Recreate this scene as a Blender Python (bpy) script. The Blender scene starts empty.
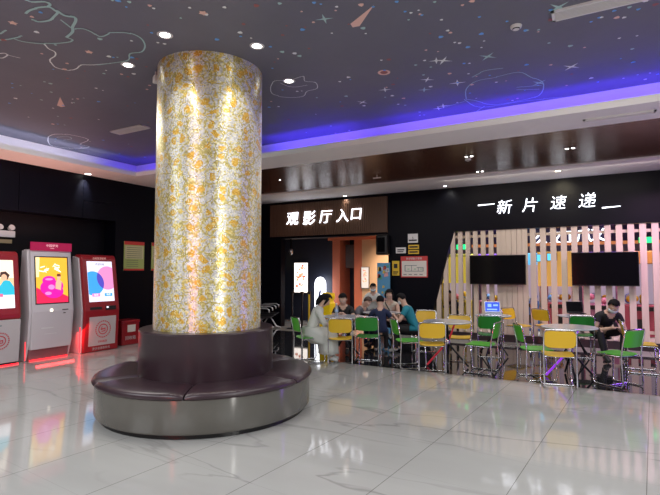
import bpy, bmesh, math, random
from mathutils import Vector, Matrix
R = math.radians
PI = math.pi
rnd = random.Random(7)
C = bpy.context.scene.collection

# ------------------------------------------------------------------ camera
YAW = R(29.3); PITCH = math.atan(24.5/480); EYE = 1.55
cd = bpy.data.cameras.new('camera'); cam = bpy.data.objects.new('camera', cd); C.objects.link(cam)
cam.location = (0, 0, EYE); cam.rotation_euler = (PI/2+PITCH, 0, YAW)
cd.sensor_width = 36; cd.lens = 480/660*36; cd.clip_start = .05
bpy.context.scene.camera = cam

# ------------------------------------------------------------------ world, lights, exposure
sc = bpy.context.scene
sc.view_settings.view_transform = 'Standard'; sc.view_settings.look = 'None'
sc.view_settings.gamma = 1; sc.view_settings.use_curve_mapping = False
sc.view_settings.exposure = 0.0
w = bpy.data.worlds.new('world'); sc.world = w; w.use_nodes = True
w.node_tree.nodes['Background'].inputs[0].default_value = (.5, .55, .7, 1)
w.node_tree.nodes['Background'].inputs[1].default_value = .0
sc.cycles.use_denoising = True
sc.cycles.max_bounces = 8; sc.cycles.diffuse_bounces = 4; sc.cycles.glossy_bounces = 5
sc.cycles.sample_clamp_indirect = 4; sc.cycles.caustics_reflective = False; sc.cycles.caustics_refractive = False

def area(name, loc, target, sx, sy, power, col=(1, 1, 1), spread=180):
    l = bpy.data.lights.new(name, 'AREA'); l.shape = 'RECTANGLE'; l.size = sx; l.size_y = sy
    l.energy = power; l.color = col; l.spread = R(spread)
    o = bpy.data.objects.new(name, l); C.objects.link(o); o.location = loc
    d = Vector(target)-Vector(loc)
    o.rotation_euler = d.to_track_quat('-Z', 'Y').to_euler()
    return o
def spot(name, loc, target, power, size=70, blend=.6, col=(1, .96, .9), rad=.03):
    l = bpy.data.lights.new(name, 'SPOT'); l.energy = power; l.color = col
    l.spot_size = R(size); l.spot_blend = blend; l.shadow_soft_size = rad
    o = bpy.data.objects.new(name, l); C.objects.link(o); o.location = loc
    o.rotation_euler = (Vector(target)-Vector(loc)).to_track_quat('-Z', 'Y').to_euler()
    return o
# added soft fill under the lobby ceiling, standing for unseen panel lamps
area('lobby_lamp', (2.5, 1.5, 3.8), (2.5, 1.5, 0), 3, 3, 200, (.92, .97, 1))
area('lobby_lamp', (-2.5, -1.5, 3.8), (-2.5, -1.5, 0), 3, 3, 270, (.92, .97, 1))
area('lobby_lamp', (-6.4, -1.0, 3.85), (-6.4, -1.0, 0), 2.5, 3, 190, (.92, .97, 1))
area('lobby_lamp', (.2, 4.4, 3.85), (.2, 4.4, 0), 2, 2, 75, (1, .98, .92))  # added fill, brightens the floor so it bounces onto the soffits
area('lobby_lamp', (-6.6, 4.2, 3.85), (-6.6, 4.2, 0), 1.5, 2, 60, (1, .98, .92))  # added fill for the rear soffit and the machines
# lit counter, red and violet neon on the far side of the lobby, mirrored in the column and the bench
area('counter_light', (5.8, .3, 1.6), (-4, 4.2, 1.4), 0.5, 2.4, 130, (1, .98, .92))
area('red_neon', (-1.9, -4.4, 1.3), (-4, 4.2, 1.2), .3, 1.8, 60, (1, .08, .05))
area('violet_neon', (3.7, 9.2, 1.3), (-4, 4.2, 1.2), .3, 2.2, 40, (.35, .12, 1))
# low ceiling over the seats
area('seating_lamp', (-.5, 8.9, 3.5), (-.5, 8.9, 0), 3, .8, 48, (1, .95, .95))
area('seating_lamp', (-4.2, 8.9, 3.5), (-4.2, 8.9, 0), 2.5, .8, 30, (1, .95, .95))
area('slat_wash', (-1.0, 10.2, 3.5), (-1.0, 11.4, 1.4), 4.0, .15, 18, (1, .9, .78))
area('slat_wash', (1.2, 9.9, 3.5), (.6, 11.4, 1.0), .8, .3, 24, (.95, .52, .9), 90)
# added unseen warm red fill above the machines, tinting the soffit
area('machine_top_lamp', (-8.8, 4.7, 2.2), (-8.8, 4.7, 3.5), .3, 2.4, 16, (1, .42, .32))
# cove LED
def cove(name, a, b, dirv, power, col):
    mid = (Vector(a)+Vector(b))/2
    l = area(name, mid, mid+Vector(dirv), (Vector(b)-Vector(a)).length, .04, power, col)
    return l
BLUE = (.085, .045, 1)
cove('cove_led', (-8.6, 6.78, 3.65), (-6.2, 6.78, 3.65), (0, 1, .75), 6, BLUE)
cove('cove_led', (-5.15, 6.78, 3.65), (-3.4, 6.78, 3.65), (0, 1, .75), 10, BLUE)
cove('cove_led', (-2.9, 6.78, 3.65), (3.5, 6.78, 3.65), (0, 1, .35), 30, BLUE)
for y0, y1, p, c in ((-4, 3.6, 3, (.35, .3, 1)), (3.7, 6.1, 5, (.80, .78, 1)), (6.3, 6.9, 1.5, BLUE)):
    m = ((-8.52), (y0+y1)/2, 3.65)
    l = bpy.data.lights.new('cove_led', 'AREA'); l.shape = 'RECTANGLE'; l.size = .04; l.size_y = y1-y0; l.energy = p; l.color = c
    o = bpy.data.objects.new('cove_led', l); C.objects.link(o); o.location = m
    o.rotation_euler = (0, R(180-53), 0)

# ------------------------------------------------------------------ materials
def mat(name, col, rough=.5, metal=0, emit=None, es=0, spec=.5, coat=0, alpha=1, trans=0, aniso=0):
    m = bpy.data.materials.new(name); m.use_nodes = True
    b = m.node_tree.nodes['Principled BSDF']
    b.inputs['Base Color'].default_value = (*col, 1); b.inputs['Roughness'].default_value = rough
    b.inputs['Metallic'].default_value = metal; b.inputs['Specular IOR Level'].default_value = spec
    b.inputs['Coat Weight'].default_value = coat; b.inputs['Coat Roughness'].default_value = .05
    b.inputs['Transmission Weight'].default_value = trans; b.inputs['Alpha'].default_value = alpha
    if emit: b.inputs['Emission Color'].default_value = (*emit, 1); b.inputs['Emission Strength'].default_value = es
    # faint surface variation so that nothing is perfectly flat
    nt = m.node_tree; n = nt.nodes.new('ShaderNodeTexNoise'); n.inputs['Scale'].default_value = 14
    r = nt.nodes.new('ShaderNodeMapRange'); r.inputs['To Min'].default_value = max(0, rough-.04); r.inputs['To Max'].default_value = rough+.04
    tc = nt.nodes.new('ShaderNodeTexCoord'); nt.links.new(tc.outputs['Object'], n.inputs['Vector'])
    nt.links.new(n.outputs['Fac'], r.inputs['Value']); nt.links.new(r.outputs[0], b.inputs['Roughness'])
    return m
def glow(name, col, s):
    return mat(name, tuple(c*.3 for c in col), .5, emit=col, es=s)
class NT:
    def __init__(s, m): s.t = m.node_tree; s.b = s.t.nodes['Principled BSDF']
    def n(s, typ, **kw):
        x = s.t.nodes.new(typ)
        for k, v in kw.items():
            if k in x.inputs.keys(): x.inputs[k].default_value = v
            else: setattr(x, k, v)
        return x
    def l(s, a, b): s.t.links.new(a, b)
    def math(s, op, a, b=None, c=None):
        x = s.t.nodes.new('ShaderNodeMath'); x.operation = op
        for i, v in enumerate((a, b, c)):
            if v is None: continue
            if isinstance(v, (int, float)): x.inputs[i].default_value = v
            else: s.l(v, x.inputs[i])
        return x.outputs[0]
    def mix(s, f, a, b):
        x = s.t.nodes.new('ShaderNodeMix'); x.data_type = 'RGBA'
        for i, v in ((0, f), (6, a), (7, b)):
            if isinstance(v, (int, float)): x.inputs[i].default_value = v
            elif isinstance(v, tuple): x.inputs[i].default_value = (*v, 1)
            else: s.l(v, x.inputs[i])
        return x.outputs[2]

def marble():
    m = mat('marble_tile', (.5, .5, .5), .07); k = NT(m)
    g = k.n('ShaderNodeNewGeometry'); mp = k.n('ShaderNodeMapping'); mp.inputs['Rotation'].default_value = (0, 0, R(4.6))
    k.l(g.outputs['Position'], mp.inputs['Vector'])
    sx = k.n('ShaderNodeSeparateXYZ'); k.l(mp.outputs[0], sx.inputs[0])
    def seam(o, off, wd):
        f = k.math('FRACT', k.math('ADD', k.math('MULTIPLY', o, 1/.81), off))
        return k.math('LESS_THAN', k.math('ABSOLUTE', k.math('SUBTRACT', f, .5)), wd)
    s1 = seam(sx.outputs[0], SEAMX, .0035); s2 = seam(sx.outputs[1], .2, .0018)
    # veins: stretched noise contours
    mp2 = k.n('ShaderNodeMapping'); mp2.inputs['Rotation'].default_value = (0, 0, R(-30)); mp2.inputs['Scale'].default_value = (.26, 1.25, 1)
    k.l(g.outputs['Position'], mp2.inputs['Vector'])
    n1 = k.n('ShaderNodeTexNoise', Scale=1.1, Detail=4, Roughness=.5, Distortion=.35); k.l(mp2.outputs[0], n1.inputs['Vector'])
    v = k.math('ABSOLUTE', k.math('SUBTRACT', n1.outputs['Fac'], .5))
    v1 = k.math('SUBTRACT', 1, k.math('MULTIPLY', v, 70)); v1 = k.math('MAXIMUM', v1, 0)
    n2 = k.n('ShaderNodeTexNoise', Scale=.9, Detail=2); k.l(mp2.outputs[0], n2.inputs['Vector'])
    gate = k.math('MULTIPLY', k.math('MAXIMUM', k.math('SUBTRACT', n2.outputs['Fac'], .42), 0), 5)
    vein = k.math('MINIMUM', k.math('MULTIPLY', v1, gate), 1)
    n3 = k.n('ShaderNodeTexNoise', Scale=1.6, Detail=5); k.l(mp2.outputs[0], n3.inputs['Vector'])
    c = k.mix(n3.outputs['Fac'], (.36, .35, .335), (.48, .475, .455))
    c = k.mix(k.math('MULTIPLY', vein, .45), c, (.13, .12, .12))
    c = k.mix(k.math('MULTIPLY', s1, .75), c, (.10, .09, .08)); c = k.mix(k.math('MULTIPLY', s2, .25), c, (.10, .09, .08))
    k.l(c, k.b.inputs['Base Color'])
    bmp = k.n('ShaderNodeBump', Strength=.02, Distance=.02); nb = k.n('ShaderNodeTexNoise', Scale=9, Detail=2); k.l(g.outputs['Position'], nb.inputs['Vector'])
    k.l(nb.outputs['Fac'], bmp.inputs['Height']); k.l(bmp.outputs[0], k.b.inputs['Normal'])
    k.b.inputs['IOR'].default_value = 1.55
    return m
SEAMX = -.4
def tile(name, c1, c2, size, rough, jc, jw=.004):
    m = mat(name, c1, rough); k = NT(m)
    g = k.n('ShaderNodeNewGeometry'); sx = k.n('ShaderNodeSeparateXYZ'); k.l(g.outputs['Position'], sx.inputs[0])
    def seam(o):
        f = k.math('FRACT', k.math('MULTIPLY', o, 1/size)); return k.math('LESS_THAN', f, jw/size)
    s = k.math('MAXIMUM', seam(sx.outputs[0]), seam(sx.outputs[1]))
    n = k.n('ShaderNodeTexNoise', Scale=5, Detail=5); k.l(g.outputs['Position'], n.inputs['Vector'])
    c = k.mix(n.outputs['Fac'], c1, c2); c = k.mix(s, c, jc); k.l(c, k.b.inputs['Base Color'])
    return m
def aniso(k, v):
    # highlights drawn out along the height of an upright round body
    t = k.n('ShaderNodeTangent'); t.direction_type = 'RADIAL'; t.axis = 'Z'; k.l(t.outputs[0], k.b.inputs['Tangent'])
    k.b.inputs['Anisotropic'].default_value = v; k.b.inputs['Anisotropic Rotation'].default_value = .25
def mosaic():
    m = mat('gold_mosaic', (.6, .55, .4), .36, .45); k = NT(m)
    uv = k.n('ShaderNodeTexCoord')
    # small tiles 14 mm
    sn = k.n('ShaderNodeVectorMath', operation='SNAP'); k.l(uv.outputs['UV'], sn.inputs[0]); sn.inputs[1].default_value = (.012, .012, 1)
    wn = k.n('ShaderNodeTexWhiteNoise', noise_dimensions='3D'); k.l(sn.outputs[0], wn.inputs['Vector'])
    dn = k.n('ShaderNodeTexNoise', Scale=5, Detail=2); k.l(sn.outputs[0], dn.inputs['Vector'])
    ds = k.n('ShaderNodeVectorMath', operation='SCALE'); ds.inputs['Scale'].default_value = .16
    k.l(dn.outputs['Color'], ds.inputs[0])
    ad = k.n('ShaderNodeVectorMath', operation='ADD'); k.l(sn.outputs[0], ad.inputs[0]); k.l(ds.outputs[0], ad.inputs[1])
    vo = k.n('ShaderNodeTexVoronoi', Scale=5.2); vo.voronoi_dimensions = '2D'; k.l(ad.outputs[0], vo.inputs['Vector'])
    flower = k.math('LESS_THAN', vo.outputs['Distance'], .20)
    ring = k.math('LESS_THAN', k.math('ABSOLUTE', k.math('SUBTRACT', vo.outputs['Distance'], .40)), .035)
    sno = k.n('ShaderNodeTexNoise', Scale=5.5, Detail=1, Distortion=1.6); k.l(ad.outputs[0], sno.inputs['Vector'])
    stem = k.math('LESS_THAN', k.math('ABSOLUTE', k.math('SUBTRACT', sno.outputs['Fac'], .5)), .03)
    n4 = k.n('ShaderNodeTexNoise', Scale=11, Detail=1, Distortion=.8); k.l(ad.outputs[0], n4.inputs['Vector'])
    leaf = k.math('GREATER_THAN', n4.outputs['Fac'], .62)
    base = k.mix(wn.outputs['Value'], (.50, .49, .46), (.98, .96, .92))
    gold = k.mix(wn.outputs['Value'], (.66, .46, .08), (.95, .76, .25))
    oran = k.mix(wn.outputs['Value'], (.62, .34, .04), (.95, .62, .12))
    olive = k.mix(wn.outputs['Value'], (.42, .34, .10), (.78, .66, .26))
    c = k.mix(leaf, base, gold)
    c = k.mix(k.math('MAXIMUM', stem, ring), c, olive)
    c = k.mix(flower, c, oran)
    # random tiles of bare gold
    c = k.mix(k.math('GREATER_THAN', wn.outputs['Value'], .86), c, (.85, .78, .42))
    k.l(c, k.b.inputs['Base Color'])
    # each tile is set a little askew
    g = k.n('ShaderNodeNewGeometry')
    sb = k.n('ShaderNodeVectorMath', operation='SUBTRACT'); k.l(wn.outputs['Color'], sb.inputs[0]); sb.inputs[1].default_value = (.5, .5, .5)
    s2 = k.n('ShaderNodeVectorMath', operation='SCALE'); s2.inputs['Scale'].default_value = .12; k.l(sb.outputs[0], s2.inputs[0])
    a2 = k.n('ShaderNodeVectorMath', operation='ADD'); k.l(g.outputs['Normal'], a2.inputs[0]); k.l(s2.outputs[0], a2.inputs[1])
    nn = k.n('ShaderNodeVectorMath', operation='NORMALIZE'); k.l(a2.outputs[0], nn.inputs[0]); k.l(nn.outputs[0], k.b.inputs['Normal'])
    aniso(k, .75)
    return m
def wood(name, c1, c2, rough, sc_=(1, 14, 14), bump=0, ori='X'):
    m = mat(name, c1, rough); k = NT(m)
    g = k.n('ShaderNodeNewGeometry'); mp = k.n('ShaderNodeMapping'); mp.inputs['Scale'].default_value = sc_
    k.l(g.outputs['Position'], mp.inputs['Vector'])
    n = k.n('ShaderNodeTexNoise', Scale=2.2, Detail=6, Roughness=.65); k.l(mp.outputs[0], n.inputs['Vector'])
    c = k.mix(n.outputs['Fac'], c1, c2); k.l(c, k.b.inputs['Base Color'])
    if bump:
        b = k.n('ShaderNodeBump', Strength=bump, Distance=.01); k.l(n.outputs['Fac'], b.inputs['Height']); k.l(b.outputs[0], k.b.inputs['Normal'])
    return m
def noisy(name, cols, rough, scale, metal=0, bump=.0):
    m = mat(name, cols[0], rough, metal); k = NT(m)
    tc = k.n('ShaderNodeTexCoord'); n = k.n('ShaderNodeTexNoise', Scale=scale, Detail=4); k.l(tc.outputs['Object'], n.inputs['Vector'])
    k.l(k.mix(n.outputs['Fac'], cols[0], cols[1]), k.b.inputs['Base Color'])
    if bump:
        b = k.n('ShaderNodeBump', Strength=bump, Distance=.01); k.l(n.outputs['Fac'], b.inputs['Height']); k.l(b.outputs[0], k.b.inputs['Normal'])
    return m

M = {}
M['marble'] = marble()
M['black_tile'] = tile('black_polished_tile', (.012, .012, .014), (.03, .03, .034), .8, .04, (.05, .05, .05))
M['pale_tile'] = tile('pale_tile', (.42, .42, .38), (.5, .5, .45), .8, .08, (.2, .2, .2))
M['black_wall'] = noisy('black_lacquer', ((.0015, .0017, .0045), (.0026, .0030, .0070)), .42, 3)
M['niche'] = mat('matte_black', (.003, .003, .005), .6, spec=.2)
M['black_wall'].node_tree.nodes['Principled BSDF'].inputs['Specular IOR Level'].default_value = .12
M['ceil'] = noisy('night_ceiling', ((.135, .137, .175), (.17, .174, .225)), .55, 1.5)
M['white_paint'] = noisy('white_plaster', ((.90, .88, .87), (.93, .91, .90)), .6, 4)
M['wood_ceil'] = wood('brown_ceiling_board', (.055, .020, .010), (.12, .047, .024), .24, (.5, 60, 1), .10)
M['ribbed'] = wood('brown_rib_board', (.10, .05, .03), (.17, .09, .055), .45, (16, 16, .8))
M['mosaic'] = mosaic()
M['slat'] = wood('pale_slat_wood', (.56, .46, .37), (.72, .61, .50), .45, (9, 9, .9))
M['bench_side'] = noisy('dark_gloss_leather', ((.085, .083, .070), (.11, .107, .092)), .2, 5)
aniso(NT(M['bench_side']), .93); M['bench_side'].node_tree.nodes['Principled BSDF'].inputs['Specular IOR Level'].default_value = 1
M['bench_top'] = noisy('brown_leather', ((.026, .014, .019), (.045, .026, .033)), .30, 3)
M['black'] = mat('black_plastic', (.008, .008, .009), .3)
M['tv'] = mat('tv_glass', (.003, .003, .004), .12, spec=.15)
M['chrome'] = mat('chrome', (.75, .75, .78), .12, 1)
M['steel'] = mat('brushed_steel', (.5, .5, .52), .3, 1)
M['dark_metal'] = mat('dark_metal', (.03, .03, .035), .3, .8)
M['yellow'] = mat('yellow_plastic', (.78, .50, .03), .35)
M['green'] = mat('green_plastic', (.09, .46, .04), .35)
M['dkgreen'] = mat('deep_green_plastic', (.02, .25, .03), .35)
M['tabletop'] = mat('pale_laminate', (.50, .52, .56), .15)
M['red_leg'] = mat('red_tube', (.6, .02, .05), .3, emit=(1, .04, .08), es=.12)  # red neon reflection on a polished leg, put into colour and glow
M['violet_leg'] = mat('violet_tube', (.35, .05, .9), .3, emit=(.4, .05, 1), es=.5)  # violet reflection on a polished leg, painted and made to glow
M['letter'] = glow('lit_letter', (.90, .92, 1), 3.4)
M['lamp'] = glow('lamp_white', (1, .97, .92), 14)
M['lamp_warm'] = glow('lamp_warm', (1, .9, .55), 12)
M['white_plastic'] = mat('white_plastic', (.7, .7, .7), .35)
M['silver'] = mat('silver_paint', (.62, .59, .62), .38, .1)
M['kiosk_red'] = mat('kiosk_red', (.30, .012, .02), .32)
M['kiosk_magenta'] = glow('kiosk_header', (.55, .01, .09), .5)
M['panel_grey'] = mat('panel_grey', (.50, .47, .48), .4)
M['red_strip'] = glow('red_led', (1, .02, .03), 3)
M['skin'] = mat('skin', (.62, .40, .30), .5)
M['hair'] = mat('black_hair', (.008, .007, .008), .7, spec=.15)
M['mask'] = mat('mask_cloth', (.70, .78, .82), .7)
M['paper'] = mat('paper', (.7, .68, .62), .6)
def col(name, c, r=.6): 
    if name not in M: M[name] = mat(name, c, r)
    return M[name]

# ------------------------------------------------------------------ mesh helpers
class MB:
    def __init__(s): s.v = []; s.f = []; s.m = []; s.mats = []; s.uv = None
    def mi(s, m):
        if m not in s.mats: s.mats.append(m)
        return s.mats.index(m)
    def add(s, vs, fs, m, X=None):
        b = len(s.v); i = s.mi(m)
        s.v += [tuple((X @ Vector(v)) if X else v) for v in vs]
        for f in fs: s.f.append([b+j for j in f]); s.m.append(i)
        return s
    def box(s, a, b, m, X=None, bev=0):
        x0, y0, z0 = a; x1, y1, z1 = b
        if bev:
            bm = bmesh.new(); bmesh.ops.create_cube(bm, size=1)
            for v in bm.verts: v.co = Vector(((x0+x1)/2+v.co.x*(x1-x0), (y0+y1)/2+v.co.y*(y1-y0), (z0+z1)/2+v.co.z*(z1-z0)))
            bmesh.ops.bevel(bm, geom=bm.edges[:]+bm.verts[:], offset=bev, segments=2, affect='EDGES', profile=.5)
            bm.verts.index_update(); r = s.add([v.co[:] for v in bm.verts], [[v.index for v in f.verts] for f in bm.faces], m, X); bm.free(); return r
        vs = [(x0, y0, z0), (x1, y0, z0), (x1, y1, z0), (x0, y1, z0), (x0, y0, z1), (x1, y0, z1), (x1, y1, z1), (x0, y1, z1)]
        return s.add(vs, [(3, 2, 1, 0), (4, 5, 6, 7), (0, 1, 5, 4), (1, 2, 6, 5), (2, 3, 7, 6), (3, 0, 4, 7)], m, X)
    def prism(s, pts, d0, d1, m, axis='Y', X=None):
        # polygon pts (a,b) extruded along an axis; axis Y: (x,z); X: (y,z); Z: (x,y)
        def P(p, d): return {'Y': (p[0], d, p[1]), 'X': (d, p[0], p[1]), 'Z': (p[0], p[1], d)}[axis]
        n = len(pts); vs = [P(p, d0) for p in pts]+[P(p, d1) for p in pts]
        fs = [tuple(range(n)), tuple(reversed(range(n, 2*n)))]+[(i, (i+1) % n+0, (i+1) % n+n, i+n)[::-1] for i in range(n)]
        return s.add(vs, fs, m, X)
    def tube(s, pts, r, m, n=8, X=None, closed=False):
        pts = [Vector(p) for p in pts]; N = len(pts); vs = []; fs = []
        up = None
        for i, p in enumerate(pts):
            a = pts[(i-1) % N] if (i > 0 or closed) else p; b = pts[(i+1) % N] if (i < N-1 or closed) else p
            t = (b-a).normalized()
            if up is None: up = Vector((0, 0, 1)) if abs(t.z) < .9 else Vector((1, 0, 0))
            u = (up-t*up.dot(t)); u = u.normalized() if u.length > 1e-5 else t.orthogonal().normalized()
            up = u; v = t.cross(u); rr = r[i] if isinstance(r, (list, tuple)) else r
            vs += [(p+(u*math.cos(2*PI*j/n)+v*math.sin(2*PI*j/n))*rr)[:] for j in range(n)]
        for i in range(N if closed else N-1):
            for j in range(n):
                fs.append((i*n+j, i*n+(j+1) % n, ((i+1) % N)*n+(j+1) % n, ((i+1) % N)*n+j))
        if not closed: fs += [tuple(reversed(range(n))), tuple(range((N-1)*n, N*n))]
        return s.add(vs, fs, m, X)
    def lathe(s, prof, m, n=32, X=None, a0=0, a1=2*PI):
        full = abs(a1-a0-2*PI) < 1e-6; k = n if full else n+1; vs = []; fs = []
        for i in range(k):
            a = a0+(a1-a0)*i/n
            vs += [(r*math.cos(a), r*math.sin(a), z) for r, z in prof]
        L = len(prof)
        for i in range(n):
            for j in range(L-1):
                fs.append((i*L+j, ((i+1) % k)*L+j, ((i+1) % k)*L+j+1, i*L+j+1))
        if not full: fs += [tuple(range(L)), tuple(reversed(range((k-1)*L, k*L)))]
        return s.add(vs, fs, m, X)
    def ball(s, c, r, m, n=12, X=None):
        if isinstance(r, (int, float)): r = (r, r, r)
        prof = [(max(1e-4, math.sin(PI*i/8)), -math.cos(PI*i/8)) for i in range(9)]
        T = Matrix.Translation(c) @ Matrix.Diagonal((*r, 1))
        return s.lathe(prof, m, n, (X @ T) if X else T)
    def build(s, name, parent=None, smooth=None, bevel=0, loc=None, rz=None):
        me = bpy.data.meshes.new(name); me.from_pydata(s.v, [], s.f)
        for m in s.mats: me.materials.append(m)
        me.polygons.foreach_set('material_index', s.m)
        bm = bmesh.new(); bm.from_mesh(me); bmesh.ops.recalc_face_normals(bm, faces=bm.faces[:])
        bm.to_mesh(me); bm.free()
        if smooth:
            me.polygons.foreach_set('use_smooth', [True]*len(me.polygons))
            me.set_sharp_from_angle(angle=R(smooth))
        o = bpy.data.objects.new(name, me); C.objects.link(o)
        if parent: o.parent = parent
        if bevel:
            b = o.modifiers.new('bevel', 'BEVEL'); b.width = bevel; b.segments = 2; b.limit_method = 'ANGLE'
        if loc: o.location = loc
        if rz is not None: o.rotation_euler[2] = rz
        return o
def thing(name, label, cat, loc=(0, 0, 0), rz=0, group=None):
    o = bpy.data.objects.new(name, None); C.objects.link(o); o.location = loc; o.rotation_euler = (0, 0, rz)
    o.empty_display_size = .1
    return tag(o, label, cat, group)
def tag(o, label, cat, group=None):
    o['label'] = label; o['category'] = cat
    if group: o['group'] = group
    return o
def struct(o): o['kind'] = 'structure'; return o
def copy_thing(root, loc, rz, label, group=None):
    r = root.copy(); C.objects.link(r); r.location = loc; r.rotation_euler = (0, 0, rz); r['label'] = label
    if group: r['group'] = group
    for ch in list(root.children):
        c = ch.copy(); C.objects.link(c); c.parent = r
        for g in ch.children:
            d = g.copy(); C.objects.link(d); d.parent = c
    return r
def ray(u, v):
    r = (u-330)/480; up = (247.5-v)/480
    f = math.cos(PITCH)-up*math.sin(PITCH); z = math.sin(PITCH)+up*math.cos(PITCH)
    return Vector((-math.sin(YAW)*f+math.cos(YAW)*r, math.cos(YAW)*f+math.sin(YAW)*r, z))
def atZ(u, v, z): d = ray(u, v); t = (z-EYE)/d.z; return Vector((d.x*t, d.y*t, z))
def atY(u, v, y): d = ray(u, v); t = y/d.y; return Vector((d.x*t, y, EYE+d.z*t))
def atX(u, v, x): d = ray(u, v); t = x/d.x; return Vector((x, d.y*t, EYE+d.z*t))
def text_geo(body, size, extrude, offset=0, shear=0, align='CENTER'):
    cu = bpy.data.curves.new('t', 'FONT'); cu.body = body; cu.size = size; cu.extrude = extrude; cu.offset = offset; cu.shear = shear
    cu.align_x = align; cu.align_y = 'CENTER'; cu.resolution_u = 3
    o = bpy.data.objects.new('t', cu); C.objects.link(o); bpy.context.view_layer.update()
    dg = bpy.context.evaluated_depsgraph_get(); me = bpy.data.meshes.new_from_object(o.evaluated_get(dg))
    g = ([v.co[:] for v in me.vertices], [list(p.vertices) for p in me.polygons])
    bpy.data.objects.remove(o); bpy.data.meshes.remove(me); bpy.data.curves.remove(cu)
    return g
RX = Matrix.Rotation(PI/2, 4, 'X')         # text upright, read from -Y
def put_text(mb, body, size, m, X, extrude=.004, offset=0, shear=0):
    v, f = text_geo(body, size, extrude, offset, shear); mb.add(v, f, m, X)
FACEX = Matrix.Rotation(PI/2, 4, 'Z') @ RX   # text upright, facing +X

# ------------------------------------------------------------------ structure
LOW = 3.55; UP = 3.93; WX = -9.2; BY = 11.3; RXX = 6.0; FY = -5.0
def plate(name, a, b, m): return struct(MB().box(a, b, m).build(name))
plate('floor', (-9.6, FY, -.12), (RXX, 7.31, 0), M['marble'])
plate('floor_seating', (-9.6, 7.31, -.12), (RXX, 10.55, 0), M['black_tile'])
plate('floor_back', (-9.6, 10.55, -.12), (RXX, 17.2, 0), M['pale_tile'])
# left wall with the kiosk niche
mb = MB()
mb.box((WX-.4, FY, 2.66), (WX, 4.8, LOW+.5), M['black_wall']); mb.box((WX-.4, 4.808, 2.66), (WX, 6.05, LOW+.5), M['black_wall'])
mb.box((WX-.4, 6.058, 3.02), (WX, 6.82, LOW+.5), M['black_wall']); mb.box((WX-.4, 6.058, 2.66), (WX, 6.82, 3.012), M['black_wall'])
mb.box((WX-.4, 6.82, 0), (WX, 9.5, LOW+.5), M['black_wall']); mb.box((WX-.4, 9.508, 0), (WX, BY+6, LOW+.5), M['black_wall'])
mb.box((WX-.42, FY, 0), (WX-.38, 6.9, 2.7), M['niche'])
struct(mb.build('wall_left'))
# back wall: black frame round the entrance and the slatted bay
mb = MB(); BW = M['black_wall']
mb.box((WX, BY, 2.5), (-4.65, BY+.2, LOW+.3), BW)
mb.box((WX, BY, 0), (-7.95, BY+.2, 2.5), BW)
mb.prism([(-4.65, 0), (-3.68, 0), (-3.0, 2.5), (RXX, 2.56), (RXX, LOW+.3), (-4.65, LOW+.3)], BY, BY+.2, BW)
struct(mb.build('wall_back'))
plate('wall_right', (RXX, FY, 0), (RXX+.2, BY+6, UP+.3), mat('grey_wall', (.12, .12, .13), .6))
plate('wall_front', (-9.6, FY-.2, 0), (RXX, FY, UP+.3), mat('grey_wall_front', (.10, .10, .11), .6))
# upper ceiling carries the printed night sky
mb = MB()
CE = M['ceil']
RECX = -9.02; RECY = 7.18
mb.box((RECX, FY, UP), (RXX, RECY, UP+.1), CE)
pc = {'cyan': col('print_cyan', (.42, .62, .62)), 'white': col('print_white', (.85, .88, .9)), 'blue': col('print_blue', (.16, .42, .85)),
      'pink': col('print_pink', (.85, .55, .48)), 'green': col('print_green', (.35, .55, .35)), 'red': col('print_red', (.35, .12, .12))}
ZP = UP-.0015
zc = [0]
def zn():
    zc[0] += 1; return UP-.0012-(zc[0]*7 % 61)*.0001
def ribbon(pts, wpx, c):
    P = [atZ(u, v, ZP) for u, v in pts]
    for i in range(len(P)-1):
        a, b = P[i], P[i+1]; t = (b-a); 
        if t.length < 1e-4: continue
        t.normalize(); n = Vector((-t.y, t.x, 0))*wpx*.38; a = a-t*wpx*.3; b = b+t*wpx*.3; a.z = b.z = zn()
        mb.add([(a+n)[:], (b+n)[:], (b-n)[:], (a-n)[:]], [(0, 1, 2, 3)], pc[c])
def smooth_pts(p, k=4):
    out = []
    for i in range(len(p)-1):
        p0 = p[max(i-1, 0)]; p1 = p[i]; p2 = p[i+1]; p3 = p[min(i+2, len(p)-1)]
        for j in range(k):
            t = j/k
            out.append(tuple(.5*((2*p1[q])+(-p0[q]+p2[q])*t+(2*p0[q]-5*p1[q]+4*p2[q]-p3[q])*t*t+(-p0[q]+3*p1[q]-3*p2[q]+p3[q])*t**3) for q in (0, 1)))
    return out+[p[-1]]
def draw(pts, s, ox, oy, w_, c): ribbon(smooth_pts([(ox+x*s, oy+y*s) for x, y in pts]), w_, c)
S6 = 1/6
for pts, w_, c in (
    ([(155, 80), (175, 62), (215, 48), (290, 40), (330, 60), (345, 75), (320, 100), (300, 120), (240, 128), (195, 118)], .03, 'cyan'),
    ([(345, 65), (385, 90), (440, 100), (455, 120), (435, 160), (435, 190), (400, 220)], .035, 'cyan'),
    ([(365, 120), (400, 145), (440, 170), (500, 172), (550, 190), (590, 215), (620, 215), (660, 195)], .02, 'cyan'),
    ([(0, 240), (60, 232), (130, 215)], .025, 'cyan'),
    ([(90, 235), (150, 250), (270, 260), (350, 258), (420, 248), (435, 238), (410, 225)], .022, 'cyan'),
    ([(265, 262), (290, 290), (330, 310), (330, 335), (300, 355), (310, 380), (340, 405), (420, 420), (460, 410), (485, 390), (560, 388), (660, 378)], .02, 'white'),
    ([(150, -6), (190, 10), (270, 8), (300, 25), (290, 35)], .03, 'cyan'),
    ([(0, 200), (35, 182)], .025, 'cyan'), ([(0, 320), (30, 318), (45, 330), (20, 345), (0, 345)], .02, 'white'), ([(45, 330), (120, 347)], .012, 'white')):
    draw(pts, S6, 0, 0, w_, c)
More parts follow.
